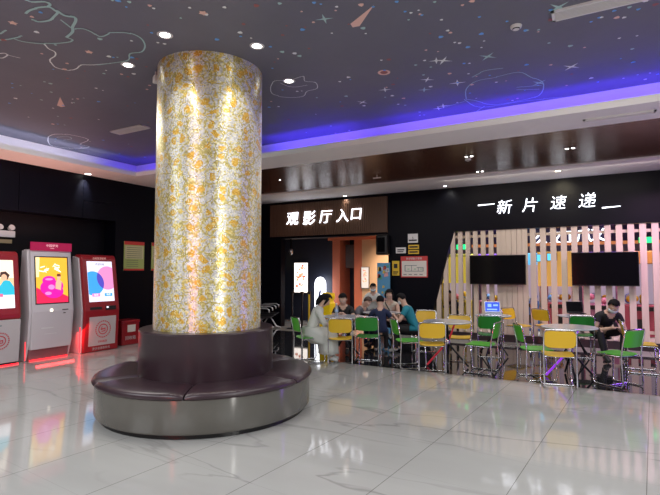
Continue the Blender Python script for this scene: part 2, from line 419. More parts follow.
draw([(330, 97), (380, 97), (420, 112), (435, 135), (425, 155), (390, 160), (385, 180), (345, 187), (280, 195)], 1/3, 0, 0, .02, 'cyan')
draw([(145, 410), (165, 402), (210, 404), (265, 418), (240, 432), (268, 440), (225, 445), (160, 438), (145, 425), (145, 410)], 1/3, 0, 0, .02, 'white')
draw([(170, 412), (200, 408), (215, 416), (190, 420)], 1/3, 0, 0, .015, 'cyan')
SC = .4044
draw([(125, 215), (135, 200), (170, 198), (205, 188), (210, 200), (235, 203), (240, 218), (215, 225), (205, 238), (165, 240), (130, 232), (125, 215)], SC, 220, 0, .012, 'white')
draw([(150, 205), (180, 215), (215, 210)], SC, 220, 0, .010, 'white')
for pts in ([(65, 245), (65, 220), (90, 200), (140, 190), (195, 178), (225, 190), (255, 205), (245, 235), (190, 250), (130, 258), (85, 248), (65, 245)],
            [(80, 190), (110, 175), (155, 168)], [(190, 215), (250, 210)], [(190, 222), (245, 220)], [(0, 268), (60, 250)],
            [(70, 290), (90, 275), (110, 262)], [(60, 245), (100, 265), (200, 250), (300, 240)]):
    draw(pts, SC, 440, 0, .016, 'cyan')
def sprite(u, v, r, c, k=4, inner=.25, st=1):
    z_ = zn(); p = atZ(u, v, z_); a0 = rnd.random()*6
    vs = [(p.x, p.y, z_)]
    for i in range(2*k):
        rr = r if i % 2 == 0 else r*inner
        vs.append((p.x+rr*math.cos(a0+PI*i/k), p.y+rr*math.sin(a0+PI*i/k)*st, z_))
    mb.add(vs, [(0, i+1, (i+1) % (2*k)+1) for i in range(2*k)], pc[c])
for x, y in ((293, 18), (118, 140), (43, 205), (8, 150), (325, 165), (8, 262), (245, 205)): sprite(440+x*SC, y*SC, .11, rnd.choice(['white', 'cyan']), 4, .2)
for x, y in ((512, 197), (505, 222), (352, 253), (408, 222), (258, 47), (535, 150), (540, 268)): sprite(220+x*SC, y*SC, .09, rnd.choice(['white', 'cyan']), 4, .2)
for u, v in ((203, 13), (13, 23), (89, 52)): sprite(u, v, .045, 'pink', 5, .6)
for i in range(380):
    u = rnd.uniform(0, 660); v = rnd.uniform(0, 165)
    lim = 133+u*.21 if u < 160 else (158 if u < 262 else 155-(u-262)*.19)
    if v > lim or 150 < u < 268 and v > 48 or (u < 110 and v < 66 and rnd.random() < .8): continue
    sprite(u, v, rnd.choice([.014, .018, .022, .03]), rnd.choice(['white', 'white', 'cyan', 'blue', 'blue', 'pink', 'red']), 3, .8)
# comets
for (hu, hv), (tu, tv), r in (((355, 25), (374, 5), .05), ((61, 106), (60, 97), .05)):
    a = atZ(hu, hv, ZP); b = atZ(tu, tv, ZP); t = (b-a).normalized(); n = Vector((-t.y, t.x, 0))*r
    mb.add([(a+n)[:], b[:], (a-n)[:], (a-t*r)[:]], [(0, 1, 2, 3)], pc['pink'])
p = atZ(384, 72.5, ZP); mb.lathe([(.0001, 0), (.045, 0)], pc['red'], 20, Matrix.Translation(p)); mb.lathe([(.045, 0), (.075, 0)], pc['pink'], 20, Matrix.Translation(p))
struct(mb.build('ceiling'))
# cove: recess walls, ledges, soffits, brown board field
WP = M['white_paint']
LX = -8.42; LY = 6.70
mb = MB()
mb.box((RECX-.1, FY, LOW+.02), (RECX, RECY, UP+.1), WP)                 # recess wall left
mb.box((RECX, RECY, LOW+.02), (RXX, RECY+.1, UP+.1), WP)               # recess wall back
mb.box((WX-.1, FY, LOW), (LX, LY, LOW+.03), WP); mb.box((LX-.02, FY, LOW+.03), (LX, LY, LOW+.09), WP)
mb.box((WX-.1, LY, LOW), (RXX, 7.46, LOW+.03), WP); mb.box((LX, LY, LOW+.03), (RXX, LY+.02, LOW+.09), WP)
mb.box((WX-.1, 10.0, LOW), (RXX, BY, LOW+.03), WP); mb.box((WX-.1, 7.46, LOW), (-8.5, 10.0, LOW+.03), WP)

struct(mb.build('trim_1'))
plate('ceiling_low', (-8.6, 7.38, LOW+.02), (RXX, 9.98, LOW+.06), M['wood_ceil'])
# entrance passage
PB = 14.6
cream = col('cream_wall', (.75, .55, .36)); salmon = col('salmon_paint', (.70, .22, .13)); navy = col('navy_wall', (.03, .035, .06), .5)
dk = col('dark_curtain', (.01, .014, .035), .7)
mb = MB()
mb.box((-9.2, 13.2, 0), (-7.32, 13.35, 2.9), navy)
mb.box((-7.32, 13.2, 0), (-7.06, 14.0, 2.9), salmon)
mb.box((-7.06, 13.9, 0), (-6.46, 14.0, 2.9), dk)  # flat dark sheet standing in for the dark doorway
mb.box((-6.46, 13.0, 0), (-6.20, 14.0, 2.9), salmon)
mb.box((-7.32, 12.9, 2.52), (-4.5, 13.0, 2.9), salmon)
mb.box((-6.20, 13.0, 0), (-4.35, 13.12, 2.9), cream)
mb.box((-4.5, BY+.2, 0), (-4.4, 13.1, 2.9), cream)
struct(mb.build('wall_passage'))
plate('ceiling_passage', (-9.2, BY+.2, 2.62), (-4.4, 14.1, 2.7), col('passage_ceiling', (.30, .24, .26)))
area('passage_lamp', (-5.3, 12.3, 2.55), (-5.3, 12.4, 0), .8, .8, 34, (1, .70, .50), 110)
area('passage_lamp', (-7.2, 12.2, 2.55), (-7.2, 12.3, 0), .8, .4, 5, (.8, .8, 1), 110)
# room behind the slats
mb = MB()
mb.box((-4.4, 16.6, 0), (RXX, 16.8, 3.2), col('shop_wall', (.38, .33, .36)))
mb.box((-4.4, 13.12, 0), (-4.3, 16.6, 3.2), col('shop_side', (.4, .36, .2)))
struct(mb.build('wall_shop'))
plate('ceiling_shop', (-4.4, BY+.2, 3.1), (RXX, 16.8, 3.2), col('shop_ceiling', (.22, .2, .26)))
area('shop_lamp', (-1.8, 13.6, 3.05), (-1.8, 13.6, 0), 3, 1.0, 70, (1, .95, .85), 100)
area('shop_lamp', (1.6, 13.4, 3.05), (1.6, 13.4, 0), 3, 1.0, 60, (1, .75, .85), 100)
plate('baseboard_back', (-3.66, BY-.02, 0), (RXX, BY+.16, .16), mat('dark_baseboard', (.03, .02, .025), .3))
plate('trim_2', (-9.2, 7.30, -.001), (RXX, 7.325, .002), mat('joint_trim', (.25, .24, .2), .3, .5))

# ------------------------------------------------------------------ column and round bench
CX, CY = -4.01, 4.23
n = 96; mb = MB(); r = .606
mb.lathe([(r, .86), (r, UP)], M['mosaic'], n)
col_o = mb.build('column', smooth=60, loc=(CX, CY, 0))
me = col_o.data; uvl = me.uv_layers.new(name='UVMap')
for poly in me.polygons:
    base = None
    for li in poly.loop_indices:
        v = me.vertices[me.loops[li].vertex_index].co; a = math.atan2(v.y, v.x)
        if base is None: base = a
        if a-base > PI: a -= 2*PI
        if a-base < -PI: a += 2*PI
        uvl.data[li].uv = (a*r, v.z)
tag(col_o, 'tall round pillar covered in gold and silver scroll mosaic', 'column')
bench = thing('round_bench', 'two-tier round dark leather bench wrapped around the mosaic pillar', 'bench', (CX, CY, 0))
MB().lathe([(1.02, 0), (1.13, 0), (1.13, .05), (1.02, .05)], M['black'], 72).build('kickplate', bench, 40)
MB().lathe([(.7, .05), (1.17, .05), (1.185, .07), (1.185, .37), (.7, .37)], M['bench_side'], 96).build('side_panel', bench, 40)
for i in range(6):
    a0 = R(-56.5+60*i)+.006; a1 = R(-56.5+60*(i+1))-.006
    mb = MB()
    prof = [(.74, .37), (1.195, .37), (1.21, .385), (1.212, .405), (1.20, .425), (1.17, .437), (1.0, .440), (.8, .436), (.74, .43)]
    N = 18; vs = []; L = len(prof)
    for j in range(N+1):
        t = j/N; a = a0+(a1-a0)*t; e = min(t, 1-t)*N; k = 0 if e > 1.2 else (1-e/1.2)
        vs += [(rr*math.cos(a)*(1-.008*k), rr*math.sin(a)*(1-.008*k), z-(.022*k if z > .40 else 0)) for rr, z in prof]
    fs = [(j*L+q, (j+1)*L+q, (j+1)*L+q+1, j*L+q+1) for j in range(N) for q in range(L-1)]+[tuple(range(L)), tuple(reversed(range(N*L, N*L+L)))]
    mb.add(vs, fs, M['bench_top']); mb.build('seat_cushion', bench, 50)
MB().lathe([(.61, .36), (.748, .36), (.755, .38), (.755, .885), (.76, .90), (.75, .915), (.61, .915)], M['bench_top'], 96).build('backrest', bench, 40)

# ------------------------------------------------------------------ ceiling fittings
def downlight(p, label, group, z, warm=False, rr=.06, power=0, target=None, size=80):
    t = thing('downlight', label, 'ceiling light', (p[0], p[1], z), 0, group)
    MB().lathe([(rr*.72, -.002), (rr, -.006), (rr*1.12, -.001), (rr*1.12, .002)], M['white_plastic'], 20).build('trim_ring', t, 40)
    MB().lathe([(.0005, -.004), (rr*.72, -.003)], M['lamp_warm'] if warm else M['lamp'], 20).build('lens', t, 40)
    if power:
        q = Vector((p[0], p[1], z-.02)); tg = Vector(target) if target else q-Vector((0, 0, 1))
        s = spot('downlight_beam', q, tg, power, size, .8, (1, .9, .6) if warm else (1, .97, .93), .04)
ring = []
for u, v in ((128, 65), (165, 35), (257, 46), (289, 81)): q = atZ(u, v, UP); ring.append((math.degrees(math.atan2(q.y-CY, q.x-CX)), math.hypot(q.x-CX, q.y-CY)))
ring += [(88, 1.0), (140, 1.0), (190, 1.0)]
vis = {0: 'bright downlight in the dark ceiling at the end of the cloud drawing', 1: 'bright downlight in the dark ceiling just above the pillar, left of its top',
       2: 'bright downlight in the dark ceiling right of the pillar top', 3: 'bright downlight inside the spaceship outline on the dark ceiling'}
for i, (a, rr) in enumerate(ring):
    p = (CX+rr*math.cos(R(a)), CY+rr*math.sin(R(a)))
    if i in vis: downlight(p, vis[i], 'downlights around the pillar', UP, False, .07, 34, (CX+.5*math.cos(R(a)), CY+.5*math.sin(R(a)), 2.2), 70)
low = [((280, 181), 'small downlight in the brown ceiling closest to the pillar', 0, .03), ((345, 196), 'downlight in the white ceiling border above the entrance sign letters', 1, .06),
       ((558, 171), 'warm downlight in the white ceiling border above the right black sign', 2, .07), ((445, 186), 'downlight in the white ceiling border at the middle of the black wall', 3, .05),
       ((270, 205), 'downlight in the white ceiling border beside the pillar', 3, .05), ((88, 174), 'downlight in the white ceiling strip above the ticket machines', 4, .08)]
for (u, v), lab, k, rr in low:
    p = atZ(u, v, LOW)
    pw = {0: 0, 1: 8, 2: 45, 3: 8, 4: 60}[k]
    tg = (p.x, BY+.1, 3.05) if k in (1, 2, 3) else ((WX-.1, p.y, 3.1) if k == 4 else None)
    downlight((p.x, p.y), lab, None, LOW if k else LOW+.02, k == 2, rr, pw, tg, 90 if k not in (2, 4) else 60)
for (u, v), lab in (((469, 157), 'twin spot lamp in the brown ceiling, nearest the white cove'), ((480, 172), 'twin spot lamp in the brown ceiling nearest the white border'), ((570, 149), 'twin spot lamp in the brown ceiling right of the lit streaks')):
    p = atZ(u, v, LOW)
    t = thing('twin_spot', lab, 'ceiling light', (p.x, p.y, LOW+.02))
    MB().box((-.09, -.04, -.012), (.09, .04, 0), M['black']).build('housing', t, bevel=.004)
    for s in (-1, 1): MB().lathe([(.0005, -.016), (.022, -.015), (.024, -.012)], M['lamp'], 14, Matrix.Translation((s*.045, 0, 0))).build('lens', t, 40)
def vent(loc, rz, L, W, lab):
    t = thing('ceiling_vent', lab, 'air vent', loc, rz)
    fr = MB(); m = M['white_plastic']; f = .025
    for a, b in (((-L/2, -W/2), (L/2, -W/2+f)), ((-L/2, W/2-f), (L/2, W/2)), ((-L/2, -W/2), (-L/2+f, W/2)), ((L/2-f, -W/2), (L/2, W/2))):
        fr.box((*a, -.018), (*b, 0), m)
    fr.build('frame', t)
    g = MB(); k = max(3, int((W-2*f)/.022))
    for i in range(k):
        y = -W/2+f+(i+.5)*(W-2*f)/k
        g.box((-L/2+f, y-.004, -.014), (L/2-f, y+.004, -.002), m)
    g.build('grille', t); MB().box((-L/2+f, -W/2+f, -.002), (L/2-f, W/2-f, 0), col('vent_back', (.2, .2, .22))).build('backing', t)
a = atZ(552, 16, UP); b = atZ(660, -5, UP)
vent(((a.x+1.45/2), 4.80, UP), 0, 1.45, .2, 'long white air vent in the dark ceiling at the upper right')
vent((-6.78, 5.26, UP), 0, .78, .2, 'short white air vent in the dark ceiling left of the pillar')
vent((.26, 7.08, LOW), 0, .8, .07, 'thin slot vent in the white ceiling strip below the blue cove')
for (u, v, z, lab) in ((516, 26, UP, 'round grey smoke detector on the dark ceiling near the long vent'), (468, 159, LOW+.02, 'round white smoke detector on the brown ceiling')):
    p = atZ(u, v, z); t = thing('smoke_detector', lab, 'smoke detector', (p.x, p.y, z))
    MB().lathe([(.0005, -.035), (.03, -.035), (.04, -.022), (.05, -.02), (.055, 0)], M['white_plastic'], 20).build('housing', t, 30)
    MB().lathe([(.031, -.036), (.036, -.028), (.036, -.024)], M['black'], 20).build('sensor_ring', t, 30)
p = atZ(156, 72, UP)
t = thing('security_camera', 'small white camera on the dark ceiling beside the pillar top', 'camera', (p.x, p.y, UP), R(-30))
MB().box((-.05, -.03, -.13), (.05, .03, -.05), M['white_plastic'], bev=.01).build('housing', t)
MB().tube([(0, 0, -.06), (0, 0, 0)], .012, M['white_plastic']).build('bracket', t, 40)
p = atZ(377, 176, LOW)
t = thing('ceiling_hook_ornament', 'small pale hanging spinner under the brown ceiling', 'ornament', (p.x, p.y, LOW+.02))
MB().tube([(0, 0, 0), (0, 0, -.05)], .006, M['white_plastic']).build('stem', t, 40)
MB().box((-.09, -.012, -.07), (.09, .012, -.05), M['white_plastic'], bev=.004).build('crossbar', t)

# ------------------------------------------------------------------ entrance sign and film sign
t = thing('entrance_sign', 'brown ribbed sign board with five glowing characters above the hall entrance', 'sign', (0, BY, 0))
mb = MB(); mb.box((-8.28, -.06, 2.56), (-4.66, -.001, 3.47), M['ribbed'])
x = -8.28
while x < -4.70: mb.box((x, -.085, 2.56), (x+.028, -.058, 3.47), M['ribbed']); x += .055
mb.build('sign_board', t)
for ch, u, v, s in (('观', 292, 219.5, .44), ('影', 308.5, 219, .46), ('厅', 325, 217.5, .43), ('入', 342, 216.5, .42), ('口', 355.5, 214.5, .40)):
    p = atY(u, v, BY-.12); mb = MB()
    put_text(mb, ch, s*.92, M['letter'], Matrix.Translation((p.x, -.115, p.z)) @ RX, .018, -.003, .12); mb.build('letter', t)
t = thing('film_sign', 'four white glowing characters with two dashes on the black fascia above the slats', 'sign', (0, BY, 0))
for ch, u, v, s in (('新', 503.5, 208, .36), ('片', 529.5, 206, .36), ('速', 557.5, 203.5, .34), ('递', 586.5, 201.5, .36)):
    p = atY(u, v, BY-.05); mb = MB()
    put_text(mb, ch, s*.95, M['letter'], Matrix.Translation((p.x, -.035, p.z)) @ RX, .018, -.004, .15); mb.build('letter', t)
for (u0, v0), (u1, v1) in (((478, 205.3), (494.5, 203.8)), ((602, 207.8), (620.5, 206))):
    a = atY(u0, v0, BY-.05); b = atY(u1, v1, BY-.05); MB().tube([(a.x, -.035, a.z), (b.x, -.035, b.z)], [.014, .008], M['letter']).build('dash', t)

# ------------------------------------------------------------------ slatted partition and televisions
part = thing('slat_partition', 'tall pale vertical slats screening the bright shop from the seats', 'partition', (0, BY, 0))
def slant(z): return -3.66+(z/2.5)*.67
xs = []
x = -3.60
while x < -1.95: xs.append((x, .10, 0)); x += .175
for k in range(5): xs.append((-1.93+k*.112, .105, 0))
x = -1.32
while x < 4.2: xs.append((x, .115, 0)); x += .203
for x0, wd, _ in xs:
    zt = 2.52+.006*(x0+3)
    mb = MB(); xl = x0
    if x0 < -3.0:   # clipped by the slanted black panel: starts inside it
        pts = [(x0, .16), (x0+wd, .16), (x0+wd, min(zt, max(.3, (x0+wd+3.66)/.67*2.5+.0))), (x0, min(zt, max(.2, (x0+3.66)/.67*2.5)))]
        mb.prism(pts, .03, .10, M['slat'])
    else: mb.box((x0, .03, .16), (x0+wd, .10, zt), M['slat'])
    mb.build('slat', part)
for z in (.35, 2.38):
    MB().box((-3.0 if z > 1 else -3.55, .10, z-.03), (4.2, .13, z+.03), M['slat']).build('rail', part)
def tv(p0, p1, lab):
    (u0, v0), (u1, v1) = p0, p1; a = atY(u0, v0, BY-.2); b = atY(u1, v1, BY-.2)
    t = thing('television', lab, 'television', ((a.x+b.x)/2, BY-.12, (a.z+b.z)/2), 0, 'televisions mounted on the slats')
    W = b.x-a.x; H = a.z-b.z
    MB().box((-W/2, -.04, -H/2), (W/2, .03, H/2), M['black'], bev=.008).build('housing', t)
    MB().box((-W/2+.015, -.043, -H/2+.02), (W/2-.015, -.04, H/2-.015), M['tv']).build('screen', t)
    MB().box((-.2, .03, -.15), (.2, .145, .15), M['dark_metal']).build('wall_bracket', t)
tv((469, 255.5), (526, 285), 'large switched-off black television on the slats nearer the wall posters')
tv((571, 252.5), (640, 286.5), 'large switched-off black television on the slats above the man in black')

# ------------------------------------------------------------------ things on the black wall
def wallpanel(name, lab, cat, u0, v0, u1, v1, draw_fn, group=None, dx=None):
    if dx is None: a = atY(u0, v0, BY); b = atY(u1, v1, BY); W = b.x-a.x; H = a.z-b.z; t = thing(name, lab, cat, ((a.x+b.x)/2, BY-.001, (a.z+b.z)/2), 0, group); draw_fn(t, W, H, None)
    else: a = atX(u0, v0, dx); b = atX(u1, v1, dx); W = b.y-a.y; H = a.z-b.z; t = thing(name, lab, cat, (dx+.001, (a.y+b.y)/2, (a.z+b.z)/2), R(90), group); draw_fn(t, W, H, None)
    return t
def b_(mb, W, H, x0, z0, x1, z1, y0, y1, m): mb.box((x0*W, y0, z0*H), (x1*W, y1, z1*H), m)
def evac(t, W, H, _):
    mb = MB(); b_(mb, W, H, -.5, -.5, .5, .5, -.02, 0, col('sign_red', (.55, .05, .05))); mb.build('frame', t)
    mb = MB(); b_(mb, W, H, -.46, -.45, .46, .28, -.022, -.02, M['paper'])
    ink = col('ink_grey', (.2, .25, .25)); gr = col('ink_green', (.1, .45, .2))
    for x0, z0, x1, z1 in ((-.35, .05, .1, .08), (-.35, -.2, -.32, .08), (-.35, -.22, .35, -.19), (.1, -.05, .35, -.02), (.32, -.2, .35, -.02), (-.1, -.2, -.08, .06), (.15, -.2, .17, -.05)):
        b_(mb, W, H, x0, z0, x1, z1, -.024, -.022, ink)
    for x0 in (-.25, 0, .22): b_(mb, W, H, x0, -.12, x0+.08, -.09, -.024, -.022, gr)
    for k in range(4): b_(mb, W, H, -.4+k*.2, -.38, -.28+k*.2, -.34, -.024, -.022, ink)
    mb.build('plan_sheet', t)
    mb = MB()
    put_text(mb, '安全疏散示意图', W*.085, M['white_plastic'], Matrix.Translation((0, -.022, H*.385)) @ RX, .001); mb.build('lettering', t)
wallpanel('evacuation_plan', 'red framed evacuation plan on the black wall', 'sign', 401, 256.5, 428, 277.5, evac)
def plain(bg, marks, txt=None, ts=.1, tc='white_plastic'):
    def f(t, W, H, _):
        mb = MB(); b_(mb, W, H, -.5, -.5, .5, .5, -.012, 0, bg)
        if marks or txt:
            for x0, z0, x1, z1, m in marks: b_(mb, W, H, x0, z0, x1, z1, -.014, -.012, m)
            if txt: put_text(mb, txt, ts, M[tc], Matrix.Translation((0, -.013, 0)) @ RX, .001)
        mb.build('plate', t)
    return f
ink = col('ink_black', (.02, .02, .02)); yel = col('sign_yellow', (.75, .50, .04)); wht = M['white_plastic']
wallpanel('notice', 'narrow yellow notice left of the evacuation plan', 'sign', 392.3, 261, 399.5, 275.5, plain(yel, [(-.25, .0, .25, .3, ink), (-.35, -.3, .35, -.22, ink), (-.35, -.42, .2, -.36, ink)]))
wallpanel('notice', 'small white notice above the yellow one on the black wall', 'sign', 396, 247.6, 406, 253.2, plain(wht, [(-.35, .0, .35, .2, ink), (-.35, -.3, .25, -.15, ink)]))
wallpanel('notice', 'small white plate with number five, topmost of the notices on the black wall', 'sign', 408, 234, 418, 242.6, plain(wht, [(-.4, -.3, .4, -.15, ink)], '5', .09, 'black'))
wallpanel('notice', 'upper of two small yellow plates above the evacuation plan', 'sign', 408.5, 245, 419, 248.9, plain(yel, [(-.4, -.2, .4, .2, ink)]))
wallpanel('notice', 'lower of two small yellow plates above the evacuation plan', 'sign', 408.5, 250.2, 419, 253.8, plain(yel, [(-.4, -.2, .4, .2, ink)]))
# left wall posters
def chart(t, W, H, _):
    mb = MB(); b_(mb, W, H, -.5, -.5, .5, .5, -.012, 0, col('chart_green', (.42, .50, .16))); mb.build('plate', t)
    mb = MB(); rd = col('chart_red', (.65, .05, .04)); gy = col('chart_cream', (.60, .58, .32)); ic = col('chart_ink', (.2, .22, .12))
    b_(mb, W, H, -.5, .38, .5, .5, -.014, -.012, rd); b_(mb, W, H, -.5, -.5, .5, -.44, -.014, -.012, rd)
    b_(mb, W, H, -.45, -.1, .45, .35, -.014, -.012, gy)
    for k in range(6): b_(mb, W, H, -.38, .28-k*.07, .38, .30-k*.07, -.015, -.014, ic)
    for k in range(4): b_(mb, W, H, -.38, -.16-k*.07, .2, -.14-k*.07, -.015, -.012, ic)
    mb.build('print', t)
wallpanel('wall_poster', 'yellow-green notice with red top on the left wall, between red machine and pillar', 'poster', 124, 241, 143.5, 270.5, chart, 'notices on the left wall', WX)
wallpanel('wall_poster', 'yellow-green notice half hidden behind the left edge of the pillar', 'poster', 151.5, 242.5, 166, 270.5, chart, 'notices on the left wall', WX)
wallpanel('wall_poster', 'notice on the left wall just right of the pillar', 'poster', 259, 248.5, 270.5, 270, chart, 'notices on the left wall', WX)
wallpanel('wall_poster', 'dim notice on the left wall, second to the right of the pillar', 'poster', 272.5, 250, 281, 269.5, chart, 'notices on the left wall', WX)
# emergency lamp
q = atX(5, 229, WX-.35)
t = thing('emergency_light', 'white twin-head emergency lamp on the wall above the left ticket machine', 'emergency light', (WX-.375, q.y, q.z-.06), R(90))
MB().box((-.16, -.07, -.09), (.16, 0, .03), M['white_plastic'], bev=.008).build('battery_box', t)
for s in (-1, 1):
    hd = MB().lathe([(.001, -.05), (.045, -.05), (.055, .02), (.001, .02)], M['white_plastic'], 16, Matrix.Translation((s*.10, -.05, .09)) @ Matrix.Rotation(R(70), 4, 'X')).build('lamp_head', t, 40)
mb = MB(); b_(mb, 1, 1, -.13, -.2, .13, -.13, -.02, 0, col('brass_plate', (.35, .28, .16))); mb.build('name_plate', t)

# ------------------------------------------------------------------ ticket kiosks (front faces +X)
def kiosk_shell(prof, W, m, name, parent, y0=None, y1=None, bevel=.008):
    mb = MB(); mb.prism([(p[0], p[1]) for p in prof], -W/2 if y0 is None else y0, W/2 if y1 is None else y1, m); return mb.build(name, parent, bevel=bevel)
def lean(z, f0, z0, f1, z1):   # front plane x at height z on the leaning face
    return f0+(f1-f0)*(z-z0)/(z1-z0)
def face_patch(mb, y0, z0, y1, z1, fx, off, th, m):
    # a thin plate lying on the leaning front; fx(z) gives x
    vs = []
    for d in (off, off+th):
        for (y, z) in ((y0, z0), (y1, z0), (y1, z1), (y0, z1)): vs.append((fx(z)+d, y, z))
    mb.add(vs, [(0, 1, 2, 3), (4, 5, 6, 7), (0, 1, 5, 4), (1, 2, 6, 5), (2, 3, 7, 6), (3, 0, 4, 7)], m)
def face_poly(mb, pts, fx, off, m):
    vs = [(fx(z)+off, y, z) for y, z in pts]; mb.add(vs, [tuple(range(len(vs)))], m)
def disc(cy, cz, r, n=28, ry=None, a0=0, a1=2*PI): return [(cy+r*math.cos(a0+(a1-a0)*i/n), cz+(ry or r)*math.sin(a0+(a1-a0)*i/n)) for i in range(n)]
EM = lambda n_, c, s=1.0: M.setdefault(n_, glow(n_, c, s))
def logo(mb, cy, cz, r, fx, m):
    # concentric emblem: broken ring, inner square sign
    for k in range(24):
        a = 2*PI*k/24; face_poly(mb, [(cy+rr*math.cos(a+d), cz+rr*math.sin(a+d)) for rr, d in ((r*.86, -.09), (r, -.09), (r, .09), (r*.86, .09))], fx, .004, m)
    for k in range(20):
        a = 2*PI*k/20; face_poly(mb, [(cy+rr*math.cos(a+d), cz+rr*math.sin(a+d)) for rr, d in ((r*.5, -.17), (r*.62, -.17), (r*.62, .17), (r*.5, .17))], fx, .004, m)
    face_poly(mb, [(cy-r*.32, cz-r*.1), (cy+r*.3, cz+r*.0), (cy+r*.3, cz+r*.14), (cy-r*.32, cz+r*.05)], fx, .004, m)
    face_poly(mb, [(cy-r*.32, cz-r*.1), (cy-r*.2, cz-r*.1), (cy-r*.1, cz+r*.3), (cy-r*.2, cz+r*.32)], fx, .004, m)
    face_poly(mb, [(cy-r*.2, cz-r*.32), (cy+r*.3, cz-r*.26), (cy+r*.3, cz-r*.16), (cy-r*.2, cz-r*.2)], fx, .004, m)
    face_poly(mb, [(cy+r*.2, cz-r*.26), (cy+r*.3, cz-r*.26), (cy+r*.3, cz+r*.05), (cy+r*.2, cz+r*.02)], fx, .004, m)
KX = -8.58
# --- silver advertising machine (middle)
W = .80
k2 = thing('display_kiosk', 'silver advertising machine with a yellow and magenta screen and magenta header', 'kiosk', (KX, 5.115, 0))
front = [(0.0, .20), (.02, .85), (-.10, 1.95)]
fx2 = lambda z: lean(z, .02, .85, -.10, 1.95) if z > .85 else lean(z, .0, .20, .02, .85)
kiosk_shell([(-.32, .20), (.0, .20), (.02, .85), (-.10, 1.95), (-.32, 1.95)], W-.08, M['silver'], 'body', k2)
for s in (-1, 1):
    y0, y1 = sorted((s*(W/2-.04), s*W/2))
    kiosk_shell([(-.42, 0), (-.12, 0), (-.04, .3), (.0, .85), (-.14, 1.93), (-.30, 1.93)], W, M['silver'], 'side_panel', k2, y0, y1)
kiosk_shell([(-.30, 0), (-.08, 0), (-.08, .20), (-.30, .20)], W-.1, col('kiosk_foot', (.30, .12, .13), .3), 'foot', k2)  # red LED light on the foot is put into its colour
mb = MB(); face_patch(mb, -W/2+.03, 1.93, W/2-.03, 2.08, lambda z: -.10, 0, .03, M['kiosk_magenta']); h = mb.build('header', k2)
mb = MB(); put_text(mb, '中国梦秀', .055, EM('header_text', (1, .55, .6), .9), Matrix.Translation((-.067, 0, 2.02)) @ FACEX, .001)
put_text(mb, 'CHINA', .025, M['header_text'], Matrix.Translation((-.067, 0, 1.975)) @ FACEX, .001); mb.build('header_lettering', h)
mb = MB(); ys = .285
face_patch(mb, -ys-.02, .98, ys+.02, 1.83, fx2, 0, .004, M['black']); face_patch(mb, -ys, 1.0, ys, 1.81, fx2, .004, .002, EM('ad_yellow', (1, .50, .04), 1.15))
face_poly(mb, [(-ys, 1.0), (ys, 1.0), (ys, 1.10), (.05, 1.22), (-.1, 1.18), (-ys, 1.28)], fx2, .007, EM('ad_red', (.95, .02, .10), 1.0))
face_poly(mb, [(-ys, 1.46), (-ys+.05, 1.46), (-ys+.07, 1.81), (-ys, 1.81)], fx2, .007, EM('ad_pale', (1, .85, .45), 1.2))
for cy, cz, r_, ry in ((-.05, 1.27, .17, .14), (.02, 1.20, .18, .12), (-.06, 1.40, .12, .08), (.10, 1.30, .10, .10)): face_poly(mb, disc(cy, cz, r_, 20, ry), fx2, .008+.0003*cy, EM('ad_magenta', (.95, .01, .45), 1.0))
for cy, cz, r_, ry in ((-.06, 1.42, .07, .02), (-.02, 1.28, .06, .045), (-.08, 1.17, .06, .03)): face_poly(mb, disc(cy, cz, r_, 16, ry), fx2, .0095, EM('ad_pink', (1, .25, .65), 1.2))
face_poly(mb, disc(.12, 1.45, .035, 14, .045), fx2, .0095, EM('ad_skin', (.9, .55, .35), 1.0)); face_poly(mb, [(.05, 1.25), (.15, 1.22), (.17, 1.38), (.1, 1.43), (.06, 1.36)], fx2, .010, M['ad_skin'])
face_poly(mb, [(.08, 1.47), (.16, 1.47), (.15, 1.52), (.09, 1.52)], fx2, .0098, EM('ad_brown', (.3, .08, .04), .6))
for k in range(14):
    cy = -.19+rnd.random()*.36; cz = 1.56+rnd.random()*.17; a = rnd.random()*3; L = .03+.03*rnd.random()
    face_poly(mb, [(cy-L*math.cos(a), cz-L*.6*math.sin(a)-.008), (cy+L*math.cos(a), cz+L*.6*math.sin(a)-.008), (cy+L*math.cos(a), cz+L*.6*math.sin(a)+.01), (cy-L*math.cos(a), cz-L*.6*math.sin(a)+.01)], fx2, .0095, EM('ad_white', (1, .93, .85), 1.4))
mb.build('screen', k2)
mb = MB(); face_poly(mb, disc(-.03, .87, .03), fx2, .006, EM('scan_light', (1, .9, .75), 1.6)); mb.build('scanner_light', k2)
mb = MB(); face_patch(mb, .17, .86, .28, .875, fx2, 0, .006, M['black']); face_patch(mb, .19, .80, .23, .815, fx2, 0, .006, M['black']); mb.build('card_slot', k2)
mb = MB(); face_patch(mb, -.2, .55, .02, .57, fx2, 0, .003, M['white_plastic']); face_patch(mb, -.14, .45, .08, .46, fx2, 0, .003, M['white_plastic']); mb.build('brand_mark', k2)
mb = MB(); mb.box((-.07, -W/2+.06, .005), (-.06, W/2-.06, .02), M['red_strip']); mb.box((-.10, -W/2-.006, .02), (-.09, -W/2+.0, .34), M['red_strip']); mb.build('light_strip', k2)
